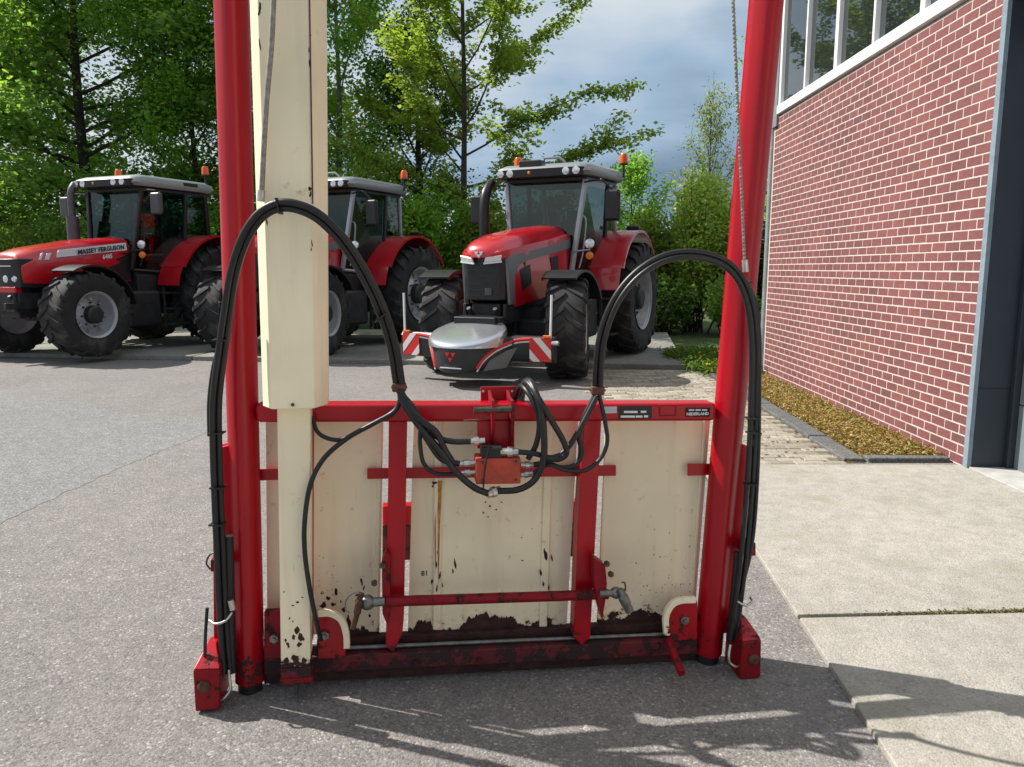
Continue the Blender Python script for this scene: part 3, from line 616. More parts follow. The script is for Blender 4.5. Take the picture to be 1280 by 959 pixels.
# hoses
def hose(pts, r=0.0125, parent=None, name='hydraulic_hose'): return mtube(name, pts, r, 'rubber_hose', 10, 8, parent)
arcL = [(284, 842), (280, 790), (277, 740), (275, 690), (272, 620), (270, 560), (270, 500), (277, 440), (284, 390), (292, 340), (306, 298), (326, 269), (350, 257), (376, 260), (402, 274), (430, 303), (455, 342), (477, 388), (491, 432), (499, 480)]
def arc(pts, offs, vf, r):
    out = []
    for i, (x, y) in enumerate(pts):
        a, b_ = pts[max(i - 1, 0)], pts[min(i + 1, len(pts) - 1)]; dx, dy = b_[0] - a[0], b_[1] - a[1]; l = math.hypot(dx, dy)
        f = i / (len(pts) - 1); out.append((x - dy / l * offs, y + dx / l * offs, vf(f)))
    return hose(out, r)
vl = lambda f: 0.085 + 0.16 * math.sin(math.pi * min(1, max(0, (f - 0.35) / 0.65))) + 0.03 * f
arc(arcL, 3.9, vl, 0.0108); arc(arcL, -3.9, lambda f: vl(f) + 0.012, 0.0108)
arcR = [(916, 800), (924, 740), (931, 680), (936, 620), (940, 560), (942, 500), (943, 440), (939, 390), (928, 354), (910, 332), (885, 321), (858, 318), (830, 323), (803, 338), (780, 361), (763, 390), (752, 425), (748, 460), (747, 488)]
vr = lambda f: 0.09 + 0.10 * math.sin(math.pi * min(1, max(0, (f - 0.3) / 0.7))) + 0.02 * f
arc(arcR, 3.4, vr, 0.0098); arc(arcR, -3.4, lambda f: vr(f) + 0.010, 0.0098)
hose([(262, 545, .08), (262, 500, .09), (268, 455, .095), (278, 425, .10), (290, 375, .12)], 0.008)
hose([(914, 800, .10), (926, 740, .09), (938, 690, .09), (944, 640, .09), (948, 560, .09), (949, 480, .10), (949, 420, .11), (943, 375, .12), (926, 342, .13)], 0.008)
mtube('hydraulic_ram', [(286, 670, .075), (290, 840, .075)], 0.015, 'black_steel', 14, smooth_path=False)
mtube('hydraulic_ram', [(922, 690, .085), (912, 800, .085)], 0.013, 'black_steel', 14, smooth_path=False)
mtube('hydraulic_ram', [(288, 750, .10), (291, 762, .10)], 0.011, 'zinc', 12, smooth_path=False)
for x, y, v, s in ((499, 484, .115, 1), (747, 488, .115, 1)):
    p = M3(x, y, v); MB().box(p, (0.046, 0.036, 0.03)).build('hose_clamp', 'clamp_brown', mroot, bevel=0.006)
    mtube('clamp_screw', [(x - 10, y, v), (x + 10, y, v)], 0.004, 'pin_steel', 6, smooth_path=False)
for tx, ty, v in ((276, 425, .12), (271, 541, .10), (349, 258, .265), (476, 397, .20), (273, 609, .10), (942, 541, .11), (941, 523, .11), (938, 605, .11), (931, 356, .14), (272, 655, .10)):
    p = M3(tx, ty, v); MB().box(p, (0.047, 0.040, 0.005), Matrix.Rotation(R(80) if tx == 349 else (R(-35) if tx in (476, 931) else 0), 3, 'Y')).build('cable_tie', 'black_steel', mroot)
# fan-out on the hitch side
hose([(500, 484, .12), (506, 504, .12), (526, 528, .13), (546, 546, .13), (566, 552, .13), (588, 552, .125)], 0.0105)
hose([(499, 486, .125), (508, 510, .14), (530, 540, .15), (552, 566, .15), (570, 590, .155), (592, 609, .155), (610, 617, .15)], 0.0115)
hose([(498, 488, .11), (515, 516, .12), (533, 548, .12), (552, 574, .12), (574, 580, .115)], 0.0105)
hose([(503, 492, .11), (524, 520, .115), (525, 555, .12), (530, 580, .12), (546, 592, .12), (576, 592, .115)], 0.0075)
hose([(500, 488, .13), (520, 520, .15), (545, 540, .155), (556, 562, .15), (566, 578, .14)], 0.011)
hose([(401, 800, .10), (395, 775, .125), (387, 735, .14), (381, 690, .14), (381, 650, .14), (388, 606, .13), (405, 573, .12), (434, 548, .115), (466, 530, .11), (492, 515, .105), (500, 500, .10), (500, 486, .10)], 0.0085)
hose([(390, 520, .07), (397, 540, .09), (413, 549, .10), (432, 548, .105), (462, 531, .105), (490, 518, .10), (499, 503, .095), (499, 488, .10)], 0.0075)
hose([(744, 494, .12), (731, 520, .125), (724, 545, .125), (727, 566, .125), (719, 581, .125), (702, 585, .13), (684, 579, .13), (667, 581, .12)], 0.0095)
hose([(749, 494, .12), (756, 526, .13), (759, 553, .13), (750, 574, .13), (731, 588, .135), (707, 588, .14), (687, 581, .14), (666, 592, .12)], 0.0075)
hose([(746, 496, .13), (727, 532, .14), (708, 562, .145), (690, 572, .15), (668, 567, .15), (648, 565, .14)], 0.0095)
hose([(622, 614, .14), (648, 612, .15), (668, 600, .16), (679, 575, .17), (680, 545, .18), (677, 517, .18), (670, 492, .16), (662, 477, .10), (655, 480, .02), (652, 500, -.06)], 0.0115)
hose([(680, 572, .15), (698, 574, .15), (708, 566, .16), (703, 549, .17), (690, 527, .18), (676, 503, .18), (664, 483, .13), (655, 479, .06), (648, 500, -.06)], 0.0105)
hose([(660, 574, .13), (670, 556, .14), (674, 530, .15), (668, 505, .15), (657, 487, .11), (650, 484, .04), (645, 500, -.05)], 0.0095)
# lifting cables
mtube('lift_cable', [(358, -300, .225), (350, -150, .225), (345, -60, .225), (342, 0, .225), (339, 60, .222), (333, 130, .215), (329, 200, .21), (327, 245, .205)], 0.0085, 'cable_grey', 10)
mtube('cable_end', [(327, 238, .21), (326, 252, .21)], 0.012, 'zinc', 10, smooth_path=False)
cb = MB(); A_, B_ = M3(902, -330, .13), M3(931, 332, .12)
cb.tube([A_, B_], 0.0045, 8)
nturn = 120; hp = []
axd = (B_ - A_); a_ = axd.normalized(); e_ = a_.cross(Vector((1, 0, 0))).normalized(); g_ = a_.cross(e_)
for i in range(nturn * 8 + 1):
    f = i / (nturn * 8); an = 2 * math.pi * i / 8; hp.append(A_ + axd * f + (e_ * math.cos(an) + g_ * math.sin(an)) * 0.0052)
cb.tube(hp, 0.0016, 4); cb.build('lift_cable', 'cable_grey', mroot)
mtube('cable_end', [(931, 325, .12), (932, 340, .12)], 0.011, 'zinc', 10, smooth_path=False)
# plates and stickers on the beam
def decal(name, poly, mat, v=0.052): return plate(name, poly, v, 0.0016, mat, 0, parent=beam, smooth=0)
decal('sticker', [(752, 509), (771, 508.5), (771, 516.5), (752, 517)], 'decal_grey'); decal('type_plate', [(773, 508), (815, 507.5), (815, 523.5), (773, 524)], 'decal_black')
for x0, x1, y in ((780, 797, 515.2), (801, 808, 515), (776, 794, 521), (795, 803, 520.9), (805, 810, 520.7)):
    decal('plate_print', [(x0, y - 1.4), (x1, y - 1.4), (x1, y + 1.2), (x0, y + 1.2)], 'decal_white', 0.0535)
decal('name_plate', [(857, 510), (888, 509.5), (887, 521), (857, 521.5)], 'red_dirty')
def mtext(txt, px, py, hpx, v, mat, bold=0.0):
    p = M3(px, py, v); sz = (M3(px, py - hpx / 2, v) - M3(px, py + hpx / 2, v)).length * 1.35
    vs_, fs_ = text_mesh(txt, sz, bold)
    MB().add([p + MU * q.x + Vector((0, 0, 1)) * q.y + MN * q.z for q in vs_], fs_).build('lettering', mat, beam, smooth=0)
mtext('81', 531, 717, 6.5, -0.0588, 'letter_dark', 0.0004); mtext('NEDERLAND', 872, 517.6, 3.6, 0.0545, 'decal_white', 0.0004)
for x0, x1 in ((861, 868), (869.5, 876), (877.5, 884)): decal('plate_print', [(x0, 511.6), (x1, 511.6), (x1, 513.8), (x0, 513.8)], 'decal_grey', 0.0535)
mtube('document_clip', [(825, 509, .054), (825, 520, .054), (845, 519.5, .054), (845, 508.5, .054)], 0.0015, 'red_worn', 6, parent=beam, smooth_path=False)
mtube('document_clip', [(822, 506.5, .056), (848, 506, .056)], 0.003, 'red_paint', 6, parent=beam, smooth_path=False)
# ================================================================== TRACTORS
pm('tractor_red', (0.46, 0.004, 0.013), 0.28, coat=0.6, var=0.06, vscale=2)
pm('tyre_rubber', (0.018, 0.018, 0.019), 0.8, var=0.3, vscale=5, dirt=(0.085, 0.08, 0.07), dscale=3.0, damt=0.75, bump=0.1, bscale=80)
pm('rim_silver', (0.42, 0.44, 0.47), 0.4, 0.35, var=0.08, vscale=4, dirt=(0.2, 0.19, 0.17), dscale=5, damt=0.35)
pm('cab_black', (0.012, 0.012, 0.014), 0.4); pm('chassis_dark', (0.018, 0.019, 0.022), 0.6, var=0.4, vscale=6, dirt=(0.05, 0.045, 0.04), dscale=7)
pm('pillar_silver', (0.38, 0.40, 0.44), 0.4, 0.5); pm('roof_grey', (0.25, 0.275, 0.27), 0.45, var=0.06); pm('roof_silver', (0.26, 0.275, 0.285), 0.4, 0.3)
pm('trim_grey', (0.17, 0.18, 0.19), 0.45, 0.3); pm('stripe_white', (0.72, 0.74, 0.78), 0.4); pm('letter_black', (0.015, 0.015, 0.02), 0.5)
pm('lamp_glass', (0.75, 0.76, 0.78), 0.08, 0.6); pm('beacon_orange', (0.75, 0.10, 0.006), 0.2, coat=0.5); pm('amber', (0.75, 0.22, 0.02), 0.25)
pm('mirror_grey', (0.06, 0.062, 0.066), 0.4); pm('seat_dark', (0.02, 0.022, 0.028), 0.8); pm('cap_blue', (0.01, 0.06, 0.42), 0.4)
pm('hazard_white', (0.72, 0.72, 0.70), 0.5); pm('hazard_red', (0.62, 0.02, 0.02), 0.45); pm('bumper_black', (0.022, 0.026, 0.028), 0.42); pm('cap_silver', (0.55, 0.57, 0.60), 0.22, 0.75)
pm('exhaust_grey', (0.10, 0.10, 0.11), 0.5, 0.5, var=0.2)
m = bpy.data.materials.new('cab_glass'); m.use_nodes = True; t = m.node_tree; t.nodes.clear()
gl = nd(t, 'ShaderNodeBsdfGlossy', i_Roughness=0.02); tr = nd(t, 'ShaderNodeBsdfTransparent'); tr.inputs[0].default_value = (0.42, 0.56, 0.53, 1)
fz = nd(t, 'ShaderNodeLayerWeight', i_Blend=0.5); mx = nd(t, 'ShaderNodeMixShader'); t.links.new(math_(t, 'ADD', math_(t, 'POWER', fz.outputs['Facing'], 4.0), 0.05), mx.inputs[0])
t.links.new(tr.outputs[0], mx.inputs[1]); t.links.new(gl.outputs[0], mx.inputs[2])
ou = nd(t, 'ShaderNodeOutputMaterial'); t.links.new(mx.outputs[0], ou.inputs[0]); MAT['cab_glass'] = m

TY = {}
def tyre_data(r, wd, rr, nl):
    key = (r, wd)
    if key in TY: return TY[key]
    b = MB(); h = wd / 2
    prof = [(-h * .80, rr), (-h * .92, rr + .25 * (r - rr)), (-h * .98, rr + .55 * (r - rr)), (-h * .92, r * .925), (-h * .8, r * .948), (-h * .4, r * .958), (0, r * .962)]
    prof = prof + [(-a, c_) for a, c_ in prof[-2::-1]]
    seg = 56; rings = [[Vector((math.cos(2 * math.pi * k / seg) * q, a, math.sin(2 * math.pi * k / seg) * q)) for k in range(seg)] for a, q in prof]
    b.loft(rings, cap=False)
    def rad(y):
        f = abs(y) / h
        return r * (0.962 - 0.004 * f) if f < .8 else r * (0.958 - (f - .8) * 0.28)
    for s_ in (-1, 1):
        for k in range(nl):
            a0 = 2 * math.pi * (k + (0.5 if s_ > 0 else 0)) / nl; rg = []
            for i in range(7):
                f = i / 6; y = s_ * h * (0.04 + 0.97 * f); an = a0 - 0.36 * f + 0.10 * f * f
                wd_ = (0.028 + 0.010 * f); top = r - r * 0.010 * f * f; bot = rad(y) - 0.012
                if i == 6: top -= 0.035; bot -= 0.03
                q = []
                for dx, rad_ in ((-wd_ * 1.25, bot), (-wd_ * .85, top), (wd_ * .85, top), (wd_ * 1.25, bot)):
                    aa = an + dx / r; q.append(Vector((math.cos(aa) * rad_, y, math.sin(aa) * rad_)))
                rg.append(q)
            b.loft(rg)
    TY[key] = b; return b
def wheel(root, x, y, z, r, wd, rr, nl, steer, side, hubr=0.16):
    t_ = tyre_data(r, wd, rr, nl); o = t_.build('wheel', 'tyre_rubber', root, smooth=30); o.location = (x, y, z); o.rotation_euler = (0, random.random() * 0.3, steer)
    h = wd / 2; s_ = side
    b = MB(); b.lathe([(s_ * h * .86, rr * .985), (s_ * h * .9, rr * 1.02), (s_ * h * .84, rr * 1.0), (s_ * h * .78, rr * .93), (s_ * h * .40, rr * .89), (s_ * h * .12, rr * .80), (s_ * h * .20, rr * .62), (s_ * h * .42, rr * .46), (s_ * h * .42, rr * .30), (s_ * h * .42, 0.001)], (0, 0, 0), (0, 1, 0), 48, cap=False)
    b.lathe([(-s_ * h * .86, rr), (-s_ * h * .3, rr * .9), (-s_ * h * .28, 0.001)], (0, 0, 0), (0, 1, 0), 32, cap=False)
    for k in range(8): a_ = k * math.pi / 4 + .2; b.tube([(math.cos(a_) * rr * .84, s_ * h * .16, math.sin(a_) * rr * .84), (math.cos(a_) * rr * .60, s_ * h * .30, math.sin(a_) * rr * .60)], .028, 6)
    rim = b.build('rim', 'rim_silver', o, smooth=30)
    b = MB(); b.lathe([(s_ * h * .40, hubr), (s_ * (h * .40 + .10), hubr * .95), (s_ * (h * .4 + .13), hubr * .7), (s_ * (h * .4 + .13), 0.001)], (0, 0, 0), (0, 1, 0), 24)
    for k in range(8): b.lathe([(s_ * h * .42, .016), (s_ * (h * .42 + .035), .014), (s_ * (h * .42 + .035), 0.001)], (math.cos(k * math.pi / 4) * hubr * 1.28, 0, math.sin(k * math.pi / 4) * hubr * 1.28), (0, 1, 0), 8)
    b.build('hub', 'chassis_dark', o, smooth=30); return o
def ring_arc(name, x, z, y0, y1, r, a0, a1, th, mat, root, n=18, lip=0.0):
    rg = []
    for i in range(n + 1):
        a = R(a0 + (a1 - a0) * i / n); c_, s_ = math.cos(a), math.sin(a)
        rg.append([Vector((x + c_ * q, yy, z + s_ * q)) for yy, q in ((y0, r - lip), (y0, r + th), (y1, r + th), (y1, r - lip * 0.2), (y1 * .96 + y0 * .04, r), (y0 * .93 + y1 * .07, r))])
    return MB().loft(rg).build(name, mat, root, smooth=40)
def quadp(name, pts, th, mat, root, nrm=None, bevel=0.0):
    P = [Vector(p) for p in pts]; n_ = (P[1] - P[0]).cross(P[2] - P[0]).normalized() if nrm is None else Vector(nrm)
    return MB().prism([p + n_ * th / 2 for p in P], [p - n_ * th / 2 for p in P]).build(name, mat, root, bevel=bevel, smooth=30)
def sect(x, wt, wb, zt, zb):
    half = [(wb, zb), (wb * 1.0, zb + (zt - zb) * .45), (wt * 1.0, zt - .17 * min(1, (zt - zb) / .35)), (wt * .9, zt - .075), (wt * .68, zt - .025), (wt * .35, zt - .006)]
    return [Vector((x, a, c_)) for a, c_ in half] + [Vector((x, 0, zt))] + [Vector((x, -a, c_)) for a, c_ in half[::-1]]
def ltext(root, txt, size, o, ux, uy, nrm, mat, bold=0.0, name='lettering'):
    vs_, fs_ = text_mesh(txt, size, bold); o, ux, uy, nrm = Vector(o), Vector(ux).normalized(), Vector(uy).normalized(), Vector(nrm).normalized()
    return MB().add([o + ux * q.x + uy * q.y + nrm * q.z for q in vs_], fs_).build(name, mat, root, smooth=0)

def tractor(label, axle_left_wheel, head, style, bumper=False, steer=0.0, pitch=0.0, z0=0.0):
    WB = 2.88; TR = 0.95; RF, RR = 0.69, 0.93
    fwd = Vector((-math.sin(head), -math.cos(head), 0)); lf = Vector((-fwd.y, fwd.x, 0))
    org = Vector(axle_left_wheel) - lf * TR - fwd * WB; org.z = z0
    root = empty('tractor', org, math.atan2(fwd.y, fwd.x)); root.rotation_euler = (0, pitch, root.rotation_euler[2])
    tag(root, label, 'tractor')
    new = style == 'new'
    pil = 'pillar_silver' if new else 'cab_black'; rf = 'roof_silver' if new else 'roof_grey'
    for s_ in (1, -1):
        wheel(root, WB, s_ * TR, RF, RF, 0.54, 0.37, 19, steer, s_, 0.15); wheel(root, 0, s_ * TR, RR, RR, 0.60, 0.52, 22, 0, s_, 0.20)
    # chassis
    b = MB(); b.box((1.75, 0, .82), (2.7, .52, .5)); b.box((WB, 0, .69), (.22, 1.45, .2)); b.box((0, 0, .93), (.5, 1.3, .42)); b.box((.75, 0, 1.15), (1.5, 1.1, .35)); b.box((WB + .25, 0, .85), (.75, .44, .42)); b.box((2.35, 0, 1.08), (1.5, .66, .25))
    b.build('chassis', 'chassis_dark', root, bevel=0.03)
    for s_ in (1, -1):
        b = MB(); b.box((1.62, s_ * .62, .72), (.75, .42, .62)); b.build('tank', 'chassis_dark', root, bevel=0.06)
        st = MB()
        for z, y in ((.42, .93), (.70, .88), (.98, .83)): st.box((1.02, s_ * y, z), (.40, .24, .03))
        for x in (.82, 1.22): st.box((x, s_ * .86, .72), (.03, .05, .72))
        st.build('step', 'chassis_dark', root, bevel=0.006)
        ring_arc('front_mudguard', WB, RF, s_ * (TR - .24), s_ * (TR + .25), RF + .08, 62, 152 if new else 170, .025, 'cab_black', root, lip=.03)
        MB().tube([(WB - .1, s_ * .5, RF + .2), (WB - .15, s_ * .8, RF + .72), (WB - .1, s_ * .95, RF + .77)], .025, 8).build('mudguard_arm', 'chassis_dark', root)
        # rear fender: top sheet plus inner wall
        ring_arc('fender', 0, RR, s_ * .55, s_ * 1.16, RR + .17, 28, 150, .03, 'tractor_red', root, 24, lip=.06).name = 'fender'
        fz_ = [Vector((math.cos(R(a)) * (RR + .16), s_ * .60, RR + math.sin(R(a)) * (RR + .16))) for a in range(8, 151, 10)] + [Vector((-.5, s_ * .60, 1.1)), Vector((.9, s_ * .6, 1.1))]
        MB().prism(fz_, [p - Vector((0, s_ * .03, 0)) for p in fz_]).build('fender_wall', 'cab_black', root, smooth=30)
        fv = [Vector((math.cos(R(a)) * (RR + .195), s_ * (.60 if k == 0 else 1.12), RR + math.sin(R(a)) * (RR + .195))) for k in (0, 1) for a in ((10, 16, 22, 28) if k == 0 else (28, 22, 16, 10))]
        MB().prism(fv, [p * .985 for p in fv]).build('fender_front', 'tractor_red', root, smooth=40)
        MB().box((-.25, s_ * .95, RR + RR + .24), (.16, .22, .07)).build('fender_lamp', 'cab_black', root, bevel=0.02)
    # ---- bonnet
    if new:
        b = MB(); b.loft([sect(3.67, .15, .17, 1.745, 1.67), sect(3.60, .265, .285, 1.835, 1.65), sect(3.42, .315, .345, 1.915, 1.67), sect(3.0, .355, .40, 1.995, 1.70), sect(2.3, .375, .45, 2.075, 1.76), sect(1.52, .38, .465, 2.13, 1.86)])
        hood = b.build('bonnet', 'tractor_red', root, smooth=50)
        b = MB(); b.loft([[Vector((x, a, z)) for a, z in ((-w_, 1.10), (w_, 1.10), (w_ * 1.05, z1), (-w_ * 1.05, z1))] for x, w_, z1 in ((3.60, .22, 1.67), (3.52, .295, 1.68), (3.0, .37, 1.69))])
        gr = b.build('grille', 'cab_black', root, bevel=0.02)
        for k in range(6): MB().box((3.607, 0, 1.17 + k * .075), (.012, .43, .012)).build('grille_bar', 'chassis_dark', gr)
        MB().box((3.612, .1, 1.22), (.02, .10, .10)).build('front_camera', 'mirror_grey', gr, bevel=.02)
        for s_ in (1, -1):
            quadp('headlight', [(3.675, s_ * .08, 1.605), (3.61, s_ * .295, 1.625), (3.61, s_ * .305, 1.70), (3.685, s_ * .10, 1.665)], .03, 'lamp_glass', root, bevel=.006)
            quadp('running_light', [(3.682, s_ * .07, 1.580), (3.615, s_ * .305, 1.602), (3.615, s_ * .305, 1.622), (3.682, s_ * .07, 1.602)], .02, 'stripe_white', root)
            # grey band sweeping down the nose
            for nm, pts, mt, yo in (('trim_band', [(3.52, 1.64), (3.42, 1.70), (2.9, 1.75), (2.2, 1.83), (1.52, 1.92), (1.52, 1.78), (2.2, 1.71), (2.9, 1.63), (3.22, 1.56), (3.32, 1.42), (3.36, 1.04), (3.46, 1.04)], 'trim_grey', .472),
                                    ('side_panel', [(3.22, 1.56), (2.9, 1.63), (2.2, 1.71), (1.52, 1.78), (1.62, 1.18), (2.3, 1.10), (2.7, 1.05), (3.3, 1.0), (3.32, 1.42)], 'tractor_red', .455),
                                    ('vent', [(3.18, 1.50), (2.90, 1.56), (2.86, 1.30), (3.12, 1.20)], 'cab_black', .462), ('vent', [(2.30, 1.65), (2.02, 1.68), (1.98, 1.34), (2.22, 1.32)], 'cab_black', .462)):
                P = [Vector((x, s_ * (yo - max(0, x - 2.3) * .105), z)) for x, z in pts]
                MB().prism(P, [Vector((p.x, p.y - s_ * .04, p.z)) for p in P]).build(nm, mt, root, bevel=.004, smooth=30)
        MB().tube([(1.60, .47, 1.86), (1.60, .47, 1.86)], .01, 6)
        # emblem: three small triangles
        for dy, dz in ((-.05, .0), (.05, 0), (0, -.05)):
            P = [Vector((3.685, dy * .7 + a, 1.72 + dz * .7 + c_)) for a, c_ in ((-.030, .025), (.030, .025), (0, -.025))]
            MB().prism(P, [p - Vector((.02, 0, 0)) for p in P]).build('emblem', 'stripe_white', hood, smooth=0)
    else:
        b = MB(); b.loft([sect(3.56, .33, .36, 1.60, 1.50), sect(3.50, .385, .40, 1.665, 1.20), sect(3.2, .42, .43, 1.76, 1.18), sect(2.4, .44, .45, 1.90, 1.18), sect(1.55, .45, .455, 1.985, 1.20)])
        hood = b.build('bonnet', 'tractor_red', root, smooth=50)
        gr = MB().loft([[Vector((x, a, z)) for a, z in ((-w_, 1.12), (w_, 1.12), (w_, 1.575), (-w_, 1.575))] for x, w_ in ((3.60, .30), (3.55, .385), (3.10, .425))]).build('grille', 'cab_black', root, bevel=.02)
        MB().box((3.606, 0, 1.46), (.01, .56, .014)).build('grille_bar', 'stripe_white', gr)
        for y in (-.29, -.12, .12, .29):
            MB().lathe([(0, .062), (.022, .058), (.03, .03), (.031, .001)], (3.585 - abs(y) * .05, y, 1.26), (1, 0, 0), 16).build('headlight', 'lamp_glass', gr)
        MB().box((3.45, 0, .95), (.3, .56, .42)).build('front_weight', 'chassis_dark', root, bevel=.03)
        MB().box((3.55, 0, 1.09), (.12, .66, .10)).build('nose_panel', 'tractor_red', root, bevel=.02)
        for s_ in (1, -1):
            def onside(pts, nm, mt, th=.012, yo=.452):
                P = [Vector((x, s_ * (yo - max(0, x - 2.4) * .03 - max(0, z - 1.74) * .14), z)) for x, z in pts]
                return MB().prism(P, [Vector((p.x, p.y - s_ * th * 2, p.z)) for p in P]).build(nm, mt, hood, smooth=0)
            sp = onside([(2.95, 1.60), (2.90, 1.715), (1.60, 1.875), (1.60, 1.745)], 'name_stripe', 'stripe_white', yo=.463)
            for x0 in (3.08, 3.21): onside([(x0, 1.565), (x0 - .05, 1.67), (x0 - .05 + .035 * (2 if x0 < 3.1 else 1), 1.663), (x0 + .035 * (2 if x0 < 3.1 else 1), 1.558)], 'stripe_block', 'stripe_white', yo=.463)
            onside([(1.56, 1.70), (1.75, 1.70), (1.62, 1.66), (1.86, 1.58), (1.72, 1.54), (2.02, 1.44), (1.90, 1.38), (2.25, 1.22), (1.56, 1.22)], 'vent_panel', 'cab_black', yo=.466)
            ux = (-1, 0, .122) if s_ > 0 else (1, 0, -.122)
            ltext(sp, 'MASSEY FERGUSON', .105, (2.12, s_ * .472, 1.742), ux, (0, 0, 1), (0, s_, 0), 'letter_black', .004)
            ltext(hood, '6485', .10, (2.02, s_ * .474, 1.625), ux, (0, 0, 1), (0, s_, 0), 'stripe_white', .003)
    # ---- cab
    zr = 2.80; zf = 1.42
    bs = MB(); bs.loft([[Vector((x, a, z)) for a, z in ((-w_, zf - .25), (w_, zf - .25), (w_, zf), (-w_, zf))] for x, w_ in ((-.15, .56), (.3, .58), (1.5, .50))]); bs.build('cab_floor', 'cab_black', root, bevel=.02)
    CR = {'A0': (1.56, .50, zf), 'A1': (1.38, .66, zr), 'B0': (.52, .66, zf - .1), 'B1': (.42, .70, zr), 'C0': (-.22, .60, 1.75), 'C1': (-.10, .66, zr)}
    for s_ in (1, -1):
        c_ = {k: Vector((v[0], s_ * v[1], v[2])) for k, v in CR.items()}
        MB().tube([c_['A0'], c_['A1']], .042, 10, 3).build('pillar', pil, root, smooth=40)
        MB().tube([c_['B0'], c_['B1']], .034, 10, 3).build('pillar', 'cab_black', root, smooth=40)
        MB().tube([c_['C0'], c_['C1']], .045, 10, 3).build('pillar', pil, root, smooth=40)
        quadp('door_glass', [c_['A0'] + Vector((0, 0, .02)), c_['B0'], c_['B1'], c_['A1']], .008, 'cab_glass', root)
        quadp('side_glass', [c_['B0'] + Vector((0, 0, .35)), c_['C0'], c_['C1'], c_['B1']], .008, 'cab_glass', root)
        MB().tube([c_['A0'] + Vector((0, 0, -.02)), c_['B0']], .03, 8).build('sill', pil if new else 'cab_black', root)
        MB().tube(spline([c_['A0'] + Vector((-.12, s_ * .08, .05)), c_['A0'] + Vector((-.16, s_ * .13, .3)), c_['A0'] + Vector((-.2, s_ * .16, .75)), c_['A0'] + Vector((-.2, s_ * .10, .85))], 4), .014, 8).build('handrail', pil, root)
        # mirror on an arm
        a1 = c_['A1']; mp_ = a1 + Vector((.12, s_ * .47, -.12 - (.14 if new else 0)))
        mr = MB().box(mp_ + Vector((0, 0, -.14)), (.10, .24, .46 if new else .38)).build('mirror', 'cab_black' if new else 'mirror_grey', root, bevel=.045, seg=3)
        MB().tube([a1 + Vector((.05, 0, -.04)), a1 + Vector((.14, s_ * .30, -.02)), mp_ + Vector((0, 0, .08))], .014, 8).build('mirror_arm', 'cab_black', mr)
        # side lamps on the pillar
        for dz, mt in ((.42, 'lamp_glass'), (.24, 'amber')):
            q = c_['A0'] + Vector((.02, s_ * .30, dz)); lm = MB().lathe([(-.05, .04), (0, .075 if dz > .3 else .06), (.02, .07 if dz > .3 else .055), (.03, .001)], q, (1, s_ * .2, 0), 16).build('side_lamp', mt, root)
            if dz < .3: MB().tube([c_['A0'] + Vector((0, 0, .30)), c_['A0'] + Vector((0, s_ * .30, .33))], .015, 8).build('lamp_arm', pil, root)
    quadp('windscreen', [(1.55, -.48, zf + .0), (1.55, .48, zf + .0), (1.385, .63, zr), (1.385, -.63, zr)], .008, 'cab_glass', root)
    quadp('rear_window', [(-.22, -.58, 1.75), (-.22, .58, 1.75), (-.10, .64, zr), (-.10, -.64, zr)], .008, 'cab_glass', root)
    MB().box((-.2, 0, 1.55), (.06, 1.15, .4)).build('rear_panel', 'cab_black', root)
    st = MB(); st.box((.35, 0, 1.62), (.5, .5, .16)); st.box((.12, 0, 1.95), (.14, .48, .62)); st.box((.10, 0, 2.33), (.10, .28, .16)); st.build('seat', 'seat_dark', root, bevel=.05)
    MB().tube([(1.25, 0, 1.42), (1.02, 0, 1.86)], .05, 10).build('steering_column', 'cab_black', root)
    MB().tube([Vector((1.0, 0, 1.9)) + Vector((math.cos(a) * .10, math.sin(a) * .19, math.cos(a) * .14)) for a in np.linspace(0, 2 * math.pi, 25)], .016, 6).build('steering_wheel', 'cab_black', root)
    MB().box((.85, -.48, 2.02), (.06, .22, .20)).build('console_screen', 'cab_black', root, bevel=.01)
    MB().box((.55, -.42, 1.75), (.5, .16, .12)).build('armrest', 'seat_dark', root, bevel=.03)
    MB().box((.64, 0, zr + .02), (1.5, 1.36, .08)).build('roof_frame', 'cab_black', root, bevel=.02)
    def rr_(x0, x1, w_, z, k=.18):
        P = []
        for cx, cy, a0 in ((x1 - k, w_ - k, 0), (x0 + k, w_ - k, 90), (x0 + k, -w_ + k, 180), (x1 - k, -w_ + k, 270)):
            for i in range(6): a = R(a0 + i * 18); P.append(Vector((cx + k * math.cos(a), cy + k * math.sin(a), z)))
        return P
    ro = MB().loft([rr_(-.30, 1.62, .76, zr + .065), rr_(-.32, 1.66, .79, zr + .12), rr_(-.30, 1.62, .77, zr + .20), rr_(-.22, 1.48, .70, zr + .255), rr_(-.05, 1.2, .5, zr + .285)]).build('roof', rf, root, smooth=45)
    vz = MB().loft([rr_(1.2, 1.695, .70, zr + .055, .1), rr_(1.2, 1.70, .72, zr + .17, .1)]).build('visor', 'cab_black', root, smooth=40)
    for y in ((-.58, -.40, .36, .56) if not new else (-.62, -.46, .46, .62)):
        MB().lathe([(0, .06), (.015, .055), (.02, .001)], (1.695, y, zr + .115), (1, 0, 0), 16).build('work_light', 'lamp_glass', vz)
    MB().lathe([(0, .025), (.012, .001)], (1.70, -.14, zr + .115), (1, 0, 0), 10).build('work_light', 'amber', vz)
